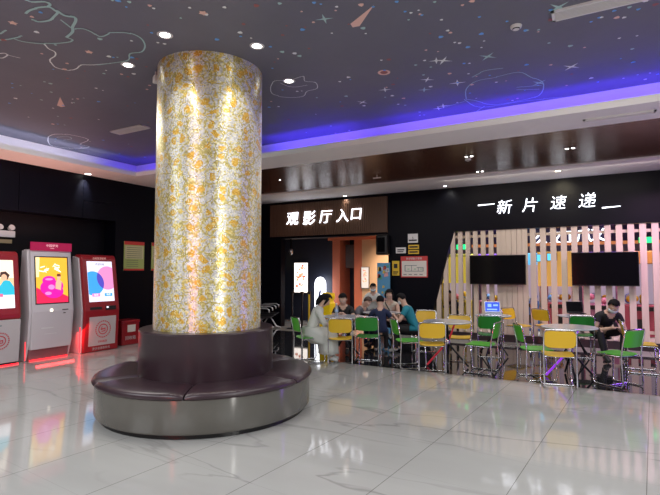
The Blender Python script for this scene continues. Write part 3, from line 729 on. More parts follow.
# --- red ticket machine with circles (right)
W = .76
k3 = thing('ticket_kiosk', 'red ticket machine whose white screen shows a blue and a pink circle', 'kiosk', (KX, 6.10, 0))
fx3 = lambda z: lean(z, .03, .80, -.14, 1.86) if z > .80 else lean(z, .0, .0, .03, .80)
kiosk_shell([(-.40, 0), (0, 0), (.03, .80), (-.13, 1.80), (-.15, 1.86), (-.19, 1.89), (-.34, 1.89)], W, M['kiosk_red'], 'body', k3, bevel=.03)
kiosk_shell([(-.42, .0), (-.04, .0), (-.02, .80), (-.18, 1.82), (-.36, 1.86)], W, M['silver'], 'side_panel', k3, -W/2-.03, -W/2)
mb = MB(); ys = .275
face_patch(mb, -ys, .97, ys, 1.76, fx3, 0, .004, EM('scr_white', (.85, .84, 1), 1.15))
face_poly(mb, disc(.16, 1.39, .29, 40), lambda z: fx3(z), .006, EM('scr_pink', (.95, .30, .65), 1.0)) if False else None
def clipd(cy, cz, r_):
    return [(max(-ys, min(ys, y)), z) for y, z in disc(cy, cz, r_, 44)]
face_poly(mb, clipd(.15, 1.43, .235), fx3, .006, EM('scr_pink', (.95, .32, .66), 1.0))
face_poly(mb, clipd(-.17, 1.33, .235), fx3, .0068, EM('scr_blue', (.06, .42, .95), 1.0))
lens_ = [p for p in disc(.15, 1.43, .235, 60) if (p[0]+.17)**2+(p[1]-1.33)**2 < .235**2]
l2 = [p for p in disc(-.17, 1.33, .235, 60) if (p[0]-.15)**2+(p[1]-1.43)**2 < .235**2]
allp = lens_+l2; cyc = sum(p[0] for p in allp)/max(1, len(allp)); czc = sum(p[1] for p in allp)/max(1, len(allp))
allp.sort(key=lambda p: math.atan2(p[1]-czc, p[0]-cyc))
if len(allp) > 2: face_poly(mb, allp, fx3, .0076, EM('scr_deep', (.10, .08, .60), 1.0))
face_poly(mb, [(-.21, 1.07), (-.04, 1.07), (-.04, 1.13), (-.21, 1.13)], fx3, .0076, M['scr_pink'])
face_poly(mb, [(.06, 1.07), (.23, 1.07), (.23, 1.13), (.06, 1.13)], fx3, .0076, M['scr_blue'])
for y_, tx in ((-.125, '取票'), (.145, '购票')): put_text(mb, tx, .045, EM('scr_text', (1, 1, 1), 1.3), Matrix.Translation((fx3(1.1)+.010, y_, 1.10)) @ FACEX, .0005)
put_text(mb, '欢迎光临', .05, EM('scr_dark', (.1, .1, .2), .4), Matrix.Translation((fx3(1.70)+.010, 0, 1.70)) @ FACEX, .0005)
mb.build('screen', k3)
mb = MB(); put_text(mb, '自助售票取票', .05, EM('pale_red_text', (1, .5, .45), .5), Matrix.Translation((fx3(1.82)+.012, 0, 1.815)) @ FACEX, .001); mb.build('header_lettering', k3)
mb = MB(); face_patch(mb, -.27, .82, -.02, .87, fx3, 0, .006, M['black']); face_patch(mb, .06, .80, .29, .88, fx3, 0, .010, M['black']); mb.build('ticket_slot', k3)
mb = MB(); face_patch(mb, .08, .84, .12, .87, fx3, .010, .003, EM('slot_light', (.9, .9, 1), 1.5)); mb.build('slot_light', k3)
mb = MB(); face_patch(mb, -.28, .12, .30, .68, fx3, 0, .004, M['panel_grey'])
rm = col('logo_red', (.55, .06, .08)); logo(mb, .02, .43, .17, lambda z: fx3(z)+.002, rm); put_text(mb, '扫码购票', .05, rm, Matrix.Translation((fx3(.2)+.006, .02, .19)) @ FACEX, .0006); mb.build('front_panel', k3)
mb = MB(); put_text(mb, '更多优惠等你来', .055, M['panel_grey'], Matrix.Translation((fx3(.06)+.002, .0, .06)) @ FACEX, .001); mb.build('base_lettering', k3)
mb = MB(); mb.box((-.06, -W/2-.04, .02), (-.045, -W/2-.03, .50), M['red_strip']); mb.build('light_strip', k3)
# --- red and white machine (left edge)
W = .80
k1 = thing('ticket_kiosk', 'red framed machine with white lower cabinet at the left edge', 'kiosk', (KX, 4.17, 0))
fx1 = lambda z: lean(z, .03, .85, -.13, 1.90) if z > .85 else lean(z, .0, .0, .03, .85)
kiosk_shell([(-.40, .76), (.03, .76), (.03, .85), (-.12, 1.85), (-.16, 1.90), (-.34, 1.90)], W, M['kiosk_red'], 'upper_body', k1, bevel=.03)
kiosk_shell([(-.40, .05), (.0, .05), (.028, .76), (-.40, .76)], W-.01, M['panel_grey'], 'lower_cabinet', k1)
kiosk_shell([(-.38, 0), (-.03, 0), (-.03, .05), (-.38, .05)], W-.06, M['black'], 'plinth', k1)
mb = MB(); ys = .30
face_patch(mb, -ys, .95, ys, 1.75, fx1, 0, .004, EM('s1_peach', (1, .62, .35), 1.1))
face_poly(mb, [(-ys, 1.45), (ys, 1.45), (ys, 1.75), (-ys, 1.75)], fx1, .005, EM('s1_cream', (1, .85, .7), 1.15))
face_poly(mb, [(-ys, .95), (ys, .95), (ys, 1.20), (-ys, 1.20)], fx1, .005, EM('s1_white', (.95, .93, 1), 1.15))
face_poly(mb, [(-.02, 1.17), (ys, 1.17), (ys, 1.30), (.24, 1.40), (.15, 1.42), (.08, 1.32)], fx1, .006, EM('s1_cyan', (.03, .55, .75), 1.0))
face_poly(mb, disc(.15, 1.46, .045, 16, .055), fx1, .0065, M['ad_skin']); face_poly(mb, [(.08, 1.47), (.2, 1.42), (.24, 1.5), (.18, 1.56), (.10, 1.55)], fx1, .006, EM('s1_dark', (.12, .05, .04), .4))
face_poly(mb, [(-.1, 1.14), (.12, 1.14), (.12, 1.19), (-.1, 1.19)], fx1, .007, EM('s1_tag', (.95, .15, .35), 1))
mb.build('screen', k1)
mb = MB(); face_patch(mb, -.3, .66, .1, .68, fx1, 0, .003, col('ink_grey', (.2, .2, .2))); mb.build('print_line', k1)
mb = MB(); logo(mb, .09, .42, .14, lambda z: fx1(z)+.002, rm); mb.build('logo_mark', k1)
mb = MB(); mb.box((-.02, -.3, .003), (-.01, W/2, .02), M['red_strip']); mb.build('light_strip', k1)
# LED glow of the machines on the floor
area('kiosk_led', (KX+.0, 5.2, .10), (KX+.6, 5.2, 0), .7, .05, 1.2, (1, .03, .03))
area('kiosk_led', (KX-.0, 5.66, .35), (KX+.0, 5.75, .30), .3, .5, 2.4, (1, .03, .03))
# red box beside
t = thing('collection_box', 'small red box with a white label standing on the floor by the pillar', 'box', (-8.95, 6.95, 0))
MB().box((-.2, -.22, 0), (.15, .22, .50), M['kiosk_red'], bev=.012).build('body', t)
MB().box((-.21, -.23, .46), (.16, .23, .52), M['kiosk_red'], bev=.01).build('lid', t)
MB().box((.15, -.08, .27), (.154, .12, .42), M['paper']).build('label_sheet', t)
mb = MB(); put_text(mb, '回收箱', .09, M['panel_grey'], Matrix.Translation((.152, 0, .14)) @ FACEX, .001); mb.build('lettering', t)

# ------------------------------------------------------------------ inside the entrance
def lightbox(p0, p1, Y, lab, es=2.2):
    a = atY(*p0, Y); b = atY(*p1, Y); W = b.x-a.x; H = a.z-b.z
    t = thing('poster_lightbox', lab, 'poster', ((a.x+b.x)/2, Y, (a.z+b.z)/2))
    MB().box((-W/2-.02, 0, -H/2-.02), (W/2+.02, .06, H/2+.02), M['steel'], bev=.006).build('frame', t)
    mb = MB(); mb.box((-W/2, -.004, -H/2), (W/2, 0, H/2), EM('box_white_%d' % (es*10), (1, .90, .82), es))
    cols = [EM('box_red', (.8, .2, .12), 1), EM('box_orange', (.9, .45, .2), 1.2), EM('box_tan', (.75, .5, .35), 1.2)]
    for k in range(34):
        x = rnd.uniform(-.36, .30)*W; z = rnd.uniform(-.30, .40)*H; s = rnd.uniform(.03, .07)*W*1.6
        mb.add([(x-s, -.006, z), (x+s*.4, -.006, z-s), (x+s, -.006, z+s*.5), (x-s*.2, -.006, z+s)], [(0, 1, 2, 3)], rnd.choice(cols))
    mb.build('poster_sheet', t)
lightbox((294.5, 263), (307.5, 292.5), 13.1, 'glowing film poster with reddish print on the dark wall inside the entrance')
lightbox((361.5, 267.5), (368.5, 288), 12.95, 'pale poster on the cream wall behind the standing person', .75)
p = atY(319, 300, 12.9)
t = thing('arch_light', 'glowing white arch standing inside the entrance', 'lamp', (p.x, 12.95, 0))
zt = atY(319, 277, 12.9).z; rr = .19
pts = [(-rr, .35)]+[(-rr*math.cos(PI*i/12), zt-rr*1.25+rr*1.25*math.sin(PI*i/12)) for i in range(13)]+[(rr, .35)]
MB().prism([(x, z) for x, z in pts], 0, .06, EM('arch_white', (.9, .93, 1), 4)).build('glowing_panel', t)
MB().box((-.2, -.05, 0), (.2, .12, .35), M['dark_metal'], bev=.01).build('base', t)
mb = MB(); mb.prism([(-.035, .35), (.03, .35), (.05, .62), (.03, .82), (.06, .95), (.02, 1.02), (-.02, .9), (-.06, .7)], -.04, -.01, col('figure_blue', (.12, .15, .35))); mb.build('figurine', t)
# yellow ride seat
def ride(u, z0, lab):
    p = atZ(u, 352, 0); 
a = atY(324.5, 297, 10.9); b = atY(336, 328, 10.9)
t = thing('yellow_display_stand', 'bright yellow cut-out display stand behind the man in the black shirt', 'display stand', ((a.x+b.x)/2, 10.75, 0), R(-8))
mb = MB(); Wd = .34
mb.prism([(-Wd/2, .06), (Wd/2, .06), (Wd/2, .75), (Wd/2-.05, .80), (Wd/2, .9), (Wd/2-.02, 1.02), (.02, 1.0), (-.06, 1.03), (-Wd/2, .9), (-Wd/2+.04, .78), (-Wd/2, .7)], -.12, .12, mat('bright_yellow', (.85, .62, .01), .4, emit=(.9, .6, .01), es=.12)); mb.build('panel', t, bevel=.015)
MB().box((-.19, -.16, 0), (.19, .16, .06), M['black'], bev=.01).build('foot', t)
mb = MB(); mb.ball((-.06, -.12, .86), (.03, .01, .03), M['black']); mb.ball((.08, -.12, .86), (.03, .01, .03), M['black']); mb.box((-.1, -.125, .3), (.1, -.12, .45), col('orange_panel', (.6, .2, .02))); mb.build('holes', t, 40)
# stanchions
def stanchion(u, h, m, lab, Y=11.05):
    p = atY(u, 330, Y); t = thing('barrier_post', lab, 'barrier post', (p.x, Y, 0), 0, 'posts at the entrance')
    MB().lathe([(.001, 0), (.15, 0), (.15, .02), (.03, .035), (.001, .035)], M['dark_metal'], 20).build('base', t, 30)
    MB().tube([(0, 0, .03), (0, 0, h)], .026, m, 12).build('post', t, 40)
    MB().box((-.035, -.035, h-.06), (.035, .035, h+.02), M['black'], bev=.008).build('belt_head', t)
stanchion(292, 1.0, M['dark_metal'], 'dark barrier post at the left side of the entrance')
stanchion(302, 1.0, M['dark_metal'], 'dark barrier post under the glowing film poster')
stanchion(309, 1.02, col('post_yellow', (.8, .55, .03)), 'yellow barrier post beside the woman in white', 10.9)
# speaker above left doorway and hanging dark drum at the right of it
p = atY(291, 255, 11.9); t = thing('wall_camera', 'small pale camera hanging inside the entrance at the upper left', 'camera', (p.x, 11.9, p.z+.15))
MB().tube([(0, 0, .0), (0, 0, 1.0)], .012, M['dark_metal']).build('drop_rod', t, 40) if False else MB().box((-.02, -.02, .0), (.02, .02, 2.62-p.z-.15), M['dark_metal']).build('drop_rod', t)
MB().ball((0, 0, -.05), (.07, .07, .09), M['steel']).build('dome', t, 60)
a = atY(347, 258, 13.6)
t = thing('door_drum', 'dull grey rolled shutter above the dark doorway in the entrance', 'shutter', (a.x, 13.7, a.z), 0)
MB().box((-.24, -.1, -.32), (.24, .1, .42), col('shutter_grey', (.16, .16, .18), .35), bev=.02).build('casing', t)
mb = MB()
for k in range(8): mb.box((-.22, -.108, -.28+k*.09), (.22, -.1, -.22+k*.09), col('shutter_grey', (.16, .16, .18)))
mb.build('shutter_slats', t)
# entrance monitor and coloured poster at its right
a = atY(384, 245, BY-.05)
t = thing('hanging_monitor', 'dark rounded box hanging at the right top corner of the entrance', 'monitor', (a.x, BY-.14, a.z))
MB().box((-.16, -.1, -.26), (.16, .12, .26), M['black'], bev=.05).build('housing', t)
MB().box((-.10, -.104, -.18), (.10, -.10, .18), M['tv']).build('screen', t)
a = atY(385, 290, BY-.1)
t = thing('standing_banner', 'blue and yellow printed banner standing at the right of the entrance', 'banner', (a.x, BY-.18, 0), 0)
mb = MB(); mb.box((-.17, -.012, .04), (.17, .012, 1.78), col('banner_blue', (.10, .32, .55))); mb.build('sheet', t)
mb = MB(); bc = [col('b_yellow', (.7, .5, .1)), col('b_green', (.1, .35, .25)), col('b_pink', (.65, .35, .35)), col('b_white', (.65, .7, .75)), col('b_red', (.5, .08, .06))]
for k in range(26):
    x = rnd.uniform(-.13, .13); z = rnd.uniform(.5, 1.7); s = rnd.uniform(.02, .06)
    mb.add([(x-s, -.014, z-s), (min(.165, x+s), -.014, z-s*.6), (min(.165, x+s*.8), -.014, z+s), (x-s*.7, -.014, z+s*1.2)], [(0, 1, 2, 3)], bc[k % 5])
mb.build('print', t); MB().box((-.19, -.09, 0), (.19, .09, .04), M['steel'], bev=.01).build('base', t)

# ------------------------------------------------------------------ airport bench on the left
t = thing('waiting_bench', 'black perforated waiting bench with steel arms beyond the pillar', 'bench', (-7.86, 10.15, 0), R(-62))
for i in range(3):
    x = -.6+i*.6
    mb = MB(); mb.box((x-.26, -.02, .41), (x+.26, .44, .435), M['dark_metal'], bev=.008); mb.build('seat', t)
    mb = MB(); mb.prism([(-.02, .43), (.01, .43), (-.10, .86), (-.13, .86)], x-.26, x+.26, M['dark_metal'], 'X'); mb.build('backrest', t, bevel=.006)
MB().box((-.95, .16, .36), (.95, .22, .41), M['steel']).build('beam', t)
for x in (-.9, -.3, .3, .9): MB().tube([(x, -.03, .42), (x, -.03, .64), (x, .02, .66), (x, .36, .66), (x, .42, .62), (x, .42, .56)], .018, M['steel']).build('armrest', t, 40)
for x in (-.7, .7): MB().tube([(x, -.10, .02), (x, .0, .06), (x, .19, .36), (x, .38, .06), (x, .5, .02)], .022, M['steel']).build('leg', t, 40)

# ------------------------------------------------------------------ cafe chairs (face +Y)
def rounded_panel(w_, h_, r_, n=5):
    pts = []
    for cx, cz, a in ((w_/2-r_, h_/2-r_, 0), (-w_/2+r_, h_/2-r_, 90), (-w_/2+r_, -h_/2+r_, 180), (w_/2-r_, -h_/2+r_, 270)):
        for i in range(n+1): pts.append((cx+r_*math.cos(R(a+90*i/n)), cz+r_*math.sin(R(a+90*i/n))))
    return pts
def shell(mb, w_, h_, r_, th, m, bend, X, nx=10):
    # rounded panel divided in columns so that it can bend
    xs_ = sorted(set([-w_/2+r_*(1-math.cos(R(90*i/4))) for i in range(5)]+[w_/2-r_*(1-math.cos(R(90*i/4))) for i in range(5)]+[-w_/2+r_+(w_-2*r_)*i/nx for i in range(nx+1)]))
    top = []; 
    for x in xs_:
        e = w_/2-abs(x); d = r_-e if e < r_ else 0; hh = h_/2-r_+math.sqrt(max(0, r_*r_-d*d)); top.append(hh)
    vs = []; ny = 4
    for side in (0, 1):
        for x, hh in zip(xs_, top):
            for j in range(ny+1):
                z = -hh+2*hh*j/ny; vs.append((x, bend(x, z)+(th if side else 0), z))
    n1 = len(xs_)*(ny+1); fs = []
    for side in (0, 1):
        for i in range(len(xs_)-1):
            for j in range(ny):
                a = side*n1+i*(ny+1)+j; fs.append((a, a+ny+1, a+ny+2, a+1))
    for i in range(len(xs_)-1):
        for j in (0, ny):
            a = i*(ny+1)+j; fs.append((a, a+ny+1, a+ny+1+n1, a+n1))
    for i in (0, len(xs_)-1):
        for j in range(ny):
            a = i*(ny+1)+j; fs.append((a, a+1, a+1+n1, a+n1))
    mb.add(vs, fs, m, X)
def make_chair(m, label):
    t = thing('cafe_chair', label, 'chair', group='plastic and chrome cafe chairs at the round tables')
    mb = MB(); shell(mb, .38, .39, .07, .012, m, lambda x, z: -.018*(1-(2*x/.42)**2)+(.02 if z < -.15 else 0)*0, Matrix.Translation((0, .01, .455)) @ Matrix.Rotation(-PI/2, 4, 'X') @ Matrix.Diagonal((1, -1, 1, 1)))
    mb.build('seat', t, 50)
    mb = MB(); shell(mb, .385, .24, .06, .012, m, lambda x, z: -.03*(1-(2*x/.43)**2), Matrix.Translation((0, -.235, .69)) @ Matrix.Rotation(R(12), 4, 'X'))
    mb.build('backrest', t, 50)
    for s in (-1, 1):
        x = s*.20
        pts = [(x*.92, -.262, .815), (x, -.258, .78), (x, -.215, .56), (x, -.20, .44), (x, -.215, .06), (x, -.205, .022), (x, -.17, .012), (x, .17, .012), (x, .205, .022), (x, .215, .06), (x*.97, .20, .40), (x*.95, .18, .425), (x*.93, .14, .435), (x*.95, -.17, .435)]
        MB().tube(pts, .0105, M['chrome'], 8).build('side_frame', t, 50)
    MB().tube([(-.184, -.262, .815), (0, -.285, .822), (.184, -.262, .815)], .0105, M['chrome'], 8).build('top_rail', t, 50)
    for y, z in ((-.15, .43), (.14, .43)): MB().tube([(-.19, y, z), (.19, y, z)], .009, M['chrome'], 8).build('cross_bar', t, 50)
    MB().tube([(-.2, .0, .012), (.2, .0, .012)], .008, M['chrome'], 8).build('floor_bar', t, 50)
    t.scale = (1, 1, .955)
    return t
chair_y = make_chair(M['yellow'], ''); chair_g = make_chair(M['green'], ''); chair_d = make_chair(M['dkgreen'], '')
used = set()
def chair(kind, x, y, face, label):
    # face: degrees clockwise from "away from the camera position's view direction"
    src = {'y': chair_y, 'g': chair_g, 'd': chair_d}[kind]; rz = YAW-R(face)
    if kind not in used:
        used.add(kind); src.location = (x, y, 0); src.rotation_euler = (0, 0, rz); src['label'] = label; return src
    return copy_thing(src, (x, y, 0), rz, label)
def cseat(u, v): return atZ(u, v, .46)
CH = [
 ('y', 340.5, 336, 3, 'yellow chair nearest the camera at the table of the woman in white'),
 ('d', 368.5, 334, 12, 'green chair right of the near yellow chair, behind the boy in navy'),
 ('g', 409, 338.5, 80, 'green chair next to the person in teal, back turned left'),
 ('y', 431.5, 341.5, 9, 'yellow chair in front of the table with a red-reflecting leg'),
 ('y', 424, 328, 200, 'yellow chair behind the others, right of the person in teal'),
 ('y', 459, 335, 197, 'yellow chair on the far side of the table with a red-reflecting leg'),
 ('g', 481, 342, -56, 'green chair facing left between the red-reflection table and the laptop table'),
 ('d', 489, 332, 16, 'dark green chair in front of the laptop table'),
 ('g', 536, 346.5, 94, 'green chair facing right, left of the table with a violet-reflecting leg'),
 ('y', 557.5, 351.5, 17, 'yellow chair in front of the table with a violet-reflecting leg'),
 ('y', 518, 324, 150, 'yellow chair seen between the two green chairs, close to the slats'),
 ('y', 548, 324, 60, 'yellow chair edge-on behind the table with a violet-reflecting leg'),
 ('d', 580, 332.5, 20, 'dark green chair beyond the table with a violet-reflecting leg'),
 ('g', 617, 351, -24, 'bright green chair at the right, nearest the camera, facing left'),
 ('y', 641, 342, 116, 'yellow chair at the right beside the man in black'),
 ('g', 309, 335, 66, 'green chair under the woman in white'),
]
chairs = [chair(k, *cseat(u, v)[:2], f, lab) for k, u, v, f, lab in CH]

# ------------------------------------------------------------------ tables
def make_table(leg_special=None):
    t = thing('round_table', '', 'table', group='round cafe tables')
    MB().lathe([(.001, .722), (.37, .722), (.385, .730), (.388, .738), (.38, .745), (.001, .745)], M['tabletop'], 48).build('tabletop', t, 40)
    MB().lathe([(.001, .695), (.13, .695), (.14, .722), (.001, .722)], M['dark_metal'], 24).build('mounting_plate', t, 40)
    for i in range(4):
        a = R(45+90*i); b = a+PI
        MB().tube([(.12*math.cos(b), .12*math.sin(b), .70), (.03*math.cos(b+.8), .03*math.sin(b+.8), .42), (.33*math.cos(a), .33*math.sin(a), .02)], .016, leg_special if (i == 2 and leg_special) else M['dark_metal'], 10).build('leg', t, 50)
    MB().lathe([(.001, .38), (.045, .38), (.05, .42), (.045, .46), (.001, .46)], M['chrome'], 16).build('hub', t, 40)
    return t
def place(t, u, v, lab, rz=0):
    p = atZ(u, v, .745); t.location = (p.x, p.y, 0); t.rotation_euler = (0, 0, rz); t['label'] = lab; return p
tb = make_table(); P0 = place(tb, 344, 316, 'round pale table with a water bottle, by the woman in white', .3)
tr = make_table(M['red_leg']); P1 = place(tr, 447, 321, 'round table with a red reflection painted on one leg, left of the televisions', R(-30))
tv_ = make_table(M['violet_leg']); P3 = place(tv_, 569, 326.5, 'round table with a violet reflection painted on one leg near the right', R(-30))
P2 = atZ(493, 315, .745); copy_thing(tb, (P2.x, P2.y, 0), .5, 'round table carrying the laptop with a blue screen').scale = (.85, .85, 1)
P4 = atZ(575, 315.5, .745); copy_thing(tb, (P4.x, P4.y, 0), .2, 'round table carrying the black laptop beside the man in black').scale = (.8, .8, 1)
P5 = Vector((-3.85, 9.0, .745)); copy_thing(tb, (P5.x, P5.y, 0), .2, 'round table in the middle of the group of four')
# on the tables
p = atZ(336.5, 316, .745)
t = thing('water_bottle', 'clear plastic water bottle on the table of the woman in white', 'bottle', (p.x, p.y, .745))
MB().lathe([(.001, 0), (.032, 0), (.034, .02), (.030, .07), (.034, .12), (.032, .16), (.014, .20), (.013, .215), (.001, .215)], mat('bottle_plastic', (.75, .8, .85), .1, trans=.6), 20).build('body', t, 50)
MB().lathe([(.001, .215), (.016, .215), (.016, .235), (.001, .235)], M['white_plastic'], 14).build('cap', t, 40)
MB().lathe([(.0345, .08), (.0345, .12)], col('bottle_label', (.3, .45, .7)), 20).build('bottle_label', t, 50)
def laptop(u, v, z, rz, scr, lab, dark=False):
    p = atZ(u, v, z); t = thing('laptop', lab, 'laptop', (p.x, p.y, z), rz); t.scale = (.88,)*3
    m = M['black'] if dark else mat('laptop_silver', (.5, .52, .55), .3, .5)
    MB().box((-.17, -.12, 0), (.17, .12, .018), m, bev=.005).build('keyboard_base', t)
    mb = MB()
    for i in range(10):
        for j in range(4): mb.box((-.145+i*.0295, -.03+j*.03, .018), (-.122+i*.0295, -.008+j*.03, .021), M['black'])
    mb.build('keys', t)
    X = Matrix.Translation((0, .12, .015)) @ Matrix.Rotation(R(-14), 4, 'X')
    l = MB().box((-.17, -.006, 0), (.17, .006, .245), m, X=X, bev=.004).build('lid', t)
    mb = MB(); mb.box((-.155, -.008, .02), (.155, -.006, .23), scr, X=X)
    if not dark:
        for x0, z0, x1, z1 in ((-.1, .12, -.02, .19), (.02, .14, .12, .18), (-.12, .05, .1, .08)): mb.box((x0, -.010, z0), (x1, -.008, z1), EM('lap_light', (.3, .55, 1), 1.0), X=X)
    mb.build('screen', t)
    return t
laptop(493.5, 313.5, .745, YAW-R(10), EM('lap_blue', (.03, .10, .8), .9), 'open silver laptop with a glowing blue screen')
laptop(576.5, 313.5, .745, YAW-R(12), M['tv'], 'open black laptop with a dark screen', True)

# ------------------------------------------------------------------ people
def skin_mesh(verts, edges, radii, root=0, sub=1):
    me = bpy.data.meshes.new('tmp'); me.from_pydata([tuple(v) for v in verts], edges, [])
    o = bpy.data.objects.new('tmp', me); C.objects.link(o)
    md = o.modifiers.new('s', 'SKIN'); md.use_smooth_shade = True
    if not me.skin_vertices: me.attributes.new('skin', 'FLOAT2', 'POINT')
    for i, r_ in enumerate(radii): me.skin_vertices[0].data[i].radius = (r_ if isinstance(r_, tuple) else (r_, r_))
    for q in (root if isinstance(root, list) else [root]): me.skin_vertices[0].data[q].use_root = True
    s = o.modifiers.new('ss', 'SUBSURF'); s.levels = sub; s.render_levels = sub
    bpy.context.view_layer.update(); dg = bpy.context.evaluated_depsgraph_get()
    m2 = bpy.data.meshes.new_from_object(o.evaluated_get(dg))
    g = ([v.co.copy() for v in m2.vertices], [list(p.vertices) for p in m2.polygons], [v.normal.copy() for v in m2.vertices])
    bpy.data.objects.remove(o); bpy.data.meshes.remove(me); bpy.data.meshes.remove(m2)
    return g
def ik(a, b, l1, l2, pole):
    a, b = Vector(a), Vector(b); d = b-a; L = min(d.length, (l1+l2)*.995); d.normalize(); b2 = a+d*L
    x = (l1*l1-l2*l2+L*L)/(2*L); h = math.sqrt(max(0, l1*l1-x*x)); p = Vector(pole); p = (p-d*p.dot(d)).normalized()
    return a+d*x+p*h, b2
def seg_d(p, a, b):
    ab = b-a; t = max(0, min(1, (p-a).dot(ab)/max(1e-9, ab.length_squared))); return (p-(a+ab*t)).length
def person(label, loc, rz, lean_=20, head=25, hands=((-.12, .35, .78), (.12, .35, .78)), hip=.50, sc_=1., shirt=None, pants=None, shoes=None, shirtname='shirt',
           sleeves=True, long_hair=False, mask=False, cap=None, skirt=None, stand=False, feet=None, knees=None, face_turn=0, strap=None, phone=False, bare_legs=False, hairm=None, vest=None):
    t = thing('person', label, 'person', loc, rz); t.scale = (sc_*.93,)*3
    V = []; E = []; Rr = []; tags = []
    def v(p, r_): V.append(Vector(p)); Rr.append(r_); return len(V)-1
    def e(a, b, tg): E.append((a, b)); tags.append(tg)
    L = R(lean_); sp = Vector((0, math.sin(L), math.cos(L))); bk = Vector((0, math.cos(L), -math.sin(L)))
    P = Vector((0, 0, hip))
    pel = v(P, (.145, .105)); wai = v(P+sp*.17, (.125, .09)); che = v(P+sp*.34, (.15, .105)); nb = v(P+sp*.46, (.10, .075))
    T = R(head); hd = Vector((math.sin(R(face_turn))*math.sin(T), math.cos(R(face_turn))*math.sin(T), math.cos(T)))
    nk = v(P+sp*.50+hd*.03, .052); 
    N0 = V[nk]; hb = v(N0+hd*.075, .07); hm = v(N0+hd*.14, (.082, .088)); ht = v(N0+hd*.205, (.07, .075))
    e(pel, wai, 'shirt'); e(wai, che, 'shirt'); e(che, nb, 'shirt'); e(nb, nk, 'skin'); e(nk, hb, 'skin'); e(hb, hm, 'skin'); e(hm, ht, 'skin')
    hand_pts = []
    for s, h in zip((-1, 1), hands):
        sh = v(P+sp*.42+Vector((s*.165, 0, 0)), .058); e(nb, sh, 'shirt')
        el, wr = ik(V[sh], h, .27, .25, (s*.8, -.35, -.7)); m_ = V[sh].lerp(el, .5)
        a1 = v(m_, .047); a2 = v(el, .040); a3 = v(el.lerp(wr, .5), .034); a4 = v(wr, .025)
        e(sh, a1, 'shirt' if sleeves else 'skin'); e(a1, a2, 'shirt' if sleeves == 'long' else 'sleeve_end'); e(a2, a3, 'sleeve2' if sleeves == 'long' else 'skin'); e(a3, a4, 'sleeve2' if sleeves == 'long' else 'skin')
        d = (wr-el).normalized(); pm = v(wr+d*.045, (.036, .017)); pe = v(wr+d*.075, (.034, .014)); e(a4, pm, 'skin'); e(pm, pe, 'skin'); hand_pts.append((wr, d, s))
    for s in (-1, 1):
        hp = v(P+Vector((s*.09, .01, -.02)), .095); e(pel, hp, 'pants')
        if stand: kn = Vector((s*.10, .02, hip*.52)); an = Vector((s*.11, -.01, .09))
        else:
            kn = Vector(knees[0 if s < 0 else 1]) if knees else Vector((s*.12, .42, .50)); an = Vector(feet[0 if s < 0 else 1]) if feet else Vector((s*.12, .40, .09))
        m1 = v(V[hp].lerp(kn, .5), .078); k_ = v(kn, .056); c_ = v(kn.lerp(an, .35), .052); a_ = v(an, .034)
        ft = Vector((0, 1, 0)); he = v(an+Vector((0, -.015, -.05)), .033); to = v(an+ft*.15+Vector((0, 0, -.06)), .028)
        e(hp, m1, 'pants'); e(m1, k_, 'pants' if not bare_legs else 'pants'); e(k_, c_, 'calf'); e(c_, a_, 'calf'); e(a_, he, 'shoe%d' % s); e(a_, to, 'shoe%d' % s)
    vs, fs, ns = skin_mesh(V, E, Rr, 0, 2)
    segs = [(V[a], V[b], tg) for (a, b), tg in zip(E, tags)]
    vt = [min(segs, key=lambda q: seg_d(p, q[0], q[1]))[2] for p in vs]
    # face: nose, ears, lips, eyes are welded into the body mesh
    mb = MB(); skm = M['skin']; mb.add([p[:] for p in vs], fs, skm)
    fwd = Vector((math.sin(R(face_turn))*math.cos(T), math.cos(R(face_turn))*math.cos(T), -math.sin(T))); rt = fwd.cross(hd).normalized()
    HC = V[hm]
    def hp_(x, f, u): return HC+rt*x+fwd*f+hd*u
    F = Matrix((rt, fwd, hd)).transposed().to_4x4()
    def eb(x, f, u, r_, m): mb.ball((0, 0, 0), r_, m, 10, Matrix.Translation(hp_(x, f, u)) @ F)
    eb(0, .082, -.02, (.011, .016, .020), skm)
    for s in (-1, 1):
        eb(s*.080, .0, -.01, (.010, .018, .028), skm); eb(s*.030, .074, .008, (.014, .008, .007), M['white_plastic']); eb(s*.030, .080, .008, (.006, .004, .006), M['black'])
    eb(0, .074, -.052, (.022, .008, .006), col('lips', (.5, .2, .17)))
    # fingers: own chains rooted inside the palm, curled
    for wr, d, s in hand_pts:
        side = d.cross(Vector((0, 0, 1))).normalized(); dn = side.cross(d).normalized(); dn = dn if dn.z < 0 else -dn
        for i, (o_, ln) in enumerate(((-.026, .062), (-.009, .072), (.009, .068), (.025, .052))):
            b0 = wr+d*.065+side*o_; p1 = b0+d*ln*.5+dn*.004; p2 = p1+d*ln*.28+dn*ln*.2; p3 = p2+d*ln*.08+dn*ln*.28
            mb.tube([b0, p1, p2, p3], [.0095, .009, .008, .006], skm, 6)
        th = side*(s*-1)*.03; b0 = wr+d*.025+th*.6; mb.tube([b0, b0+th*.9+d*.025, b0+th*1.0+d*.055+dn*.006], [.012, .010, .007], skm, 6)
    body = mb.build('body', t, 180)
    def wear(name, tagset, m, off, extra=None):
        fk = [f for f in fs if all(vt[i] in tagset or (extra and extra(vs[i], vt[i])) for i in f)]
        idx = sorted({i for f in fk for i in f}); mp = {i: k for k, i in enumerate(idx)}
        if not fk: return None
        q = MB(); q.add([(vs[i]+ns[i]*off)[:] for i in idx], [[mp[i] for i in f] for f in fk], m)
        o = q.build(name, t, 180); sd = o.modifiers.new('thick', 'SOLIDIFY'); sd.thickness = .006; sd.offset = -1; return o
    ss = {'shirt'}
    if sleeves == 'long': ss |= {'sleeve_end', 'sleeve2', 'shirt'}
    upper = {'sleeve_end'} if sleeves is True else set()
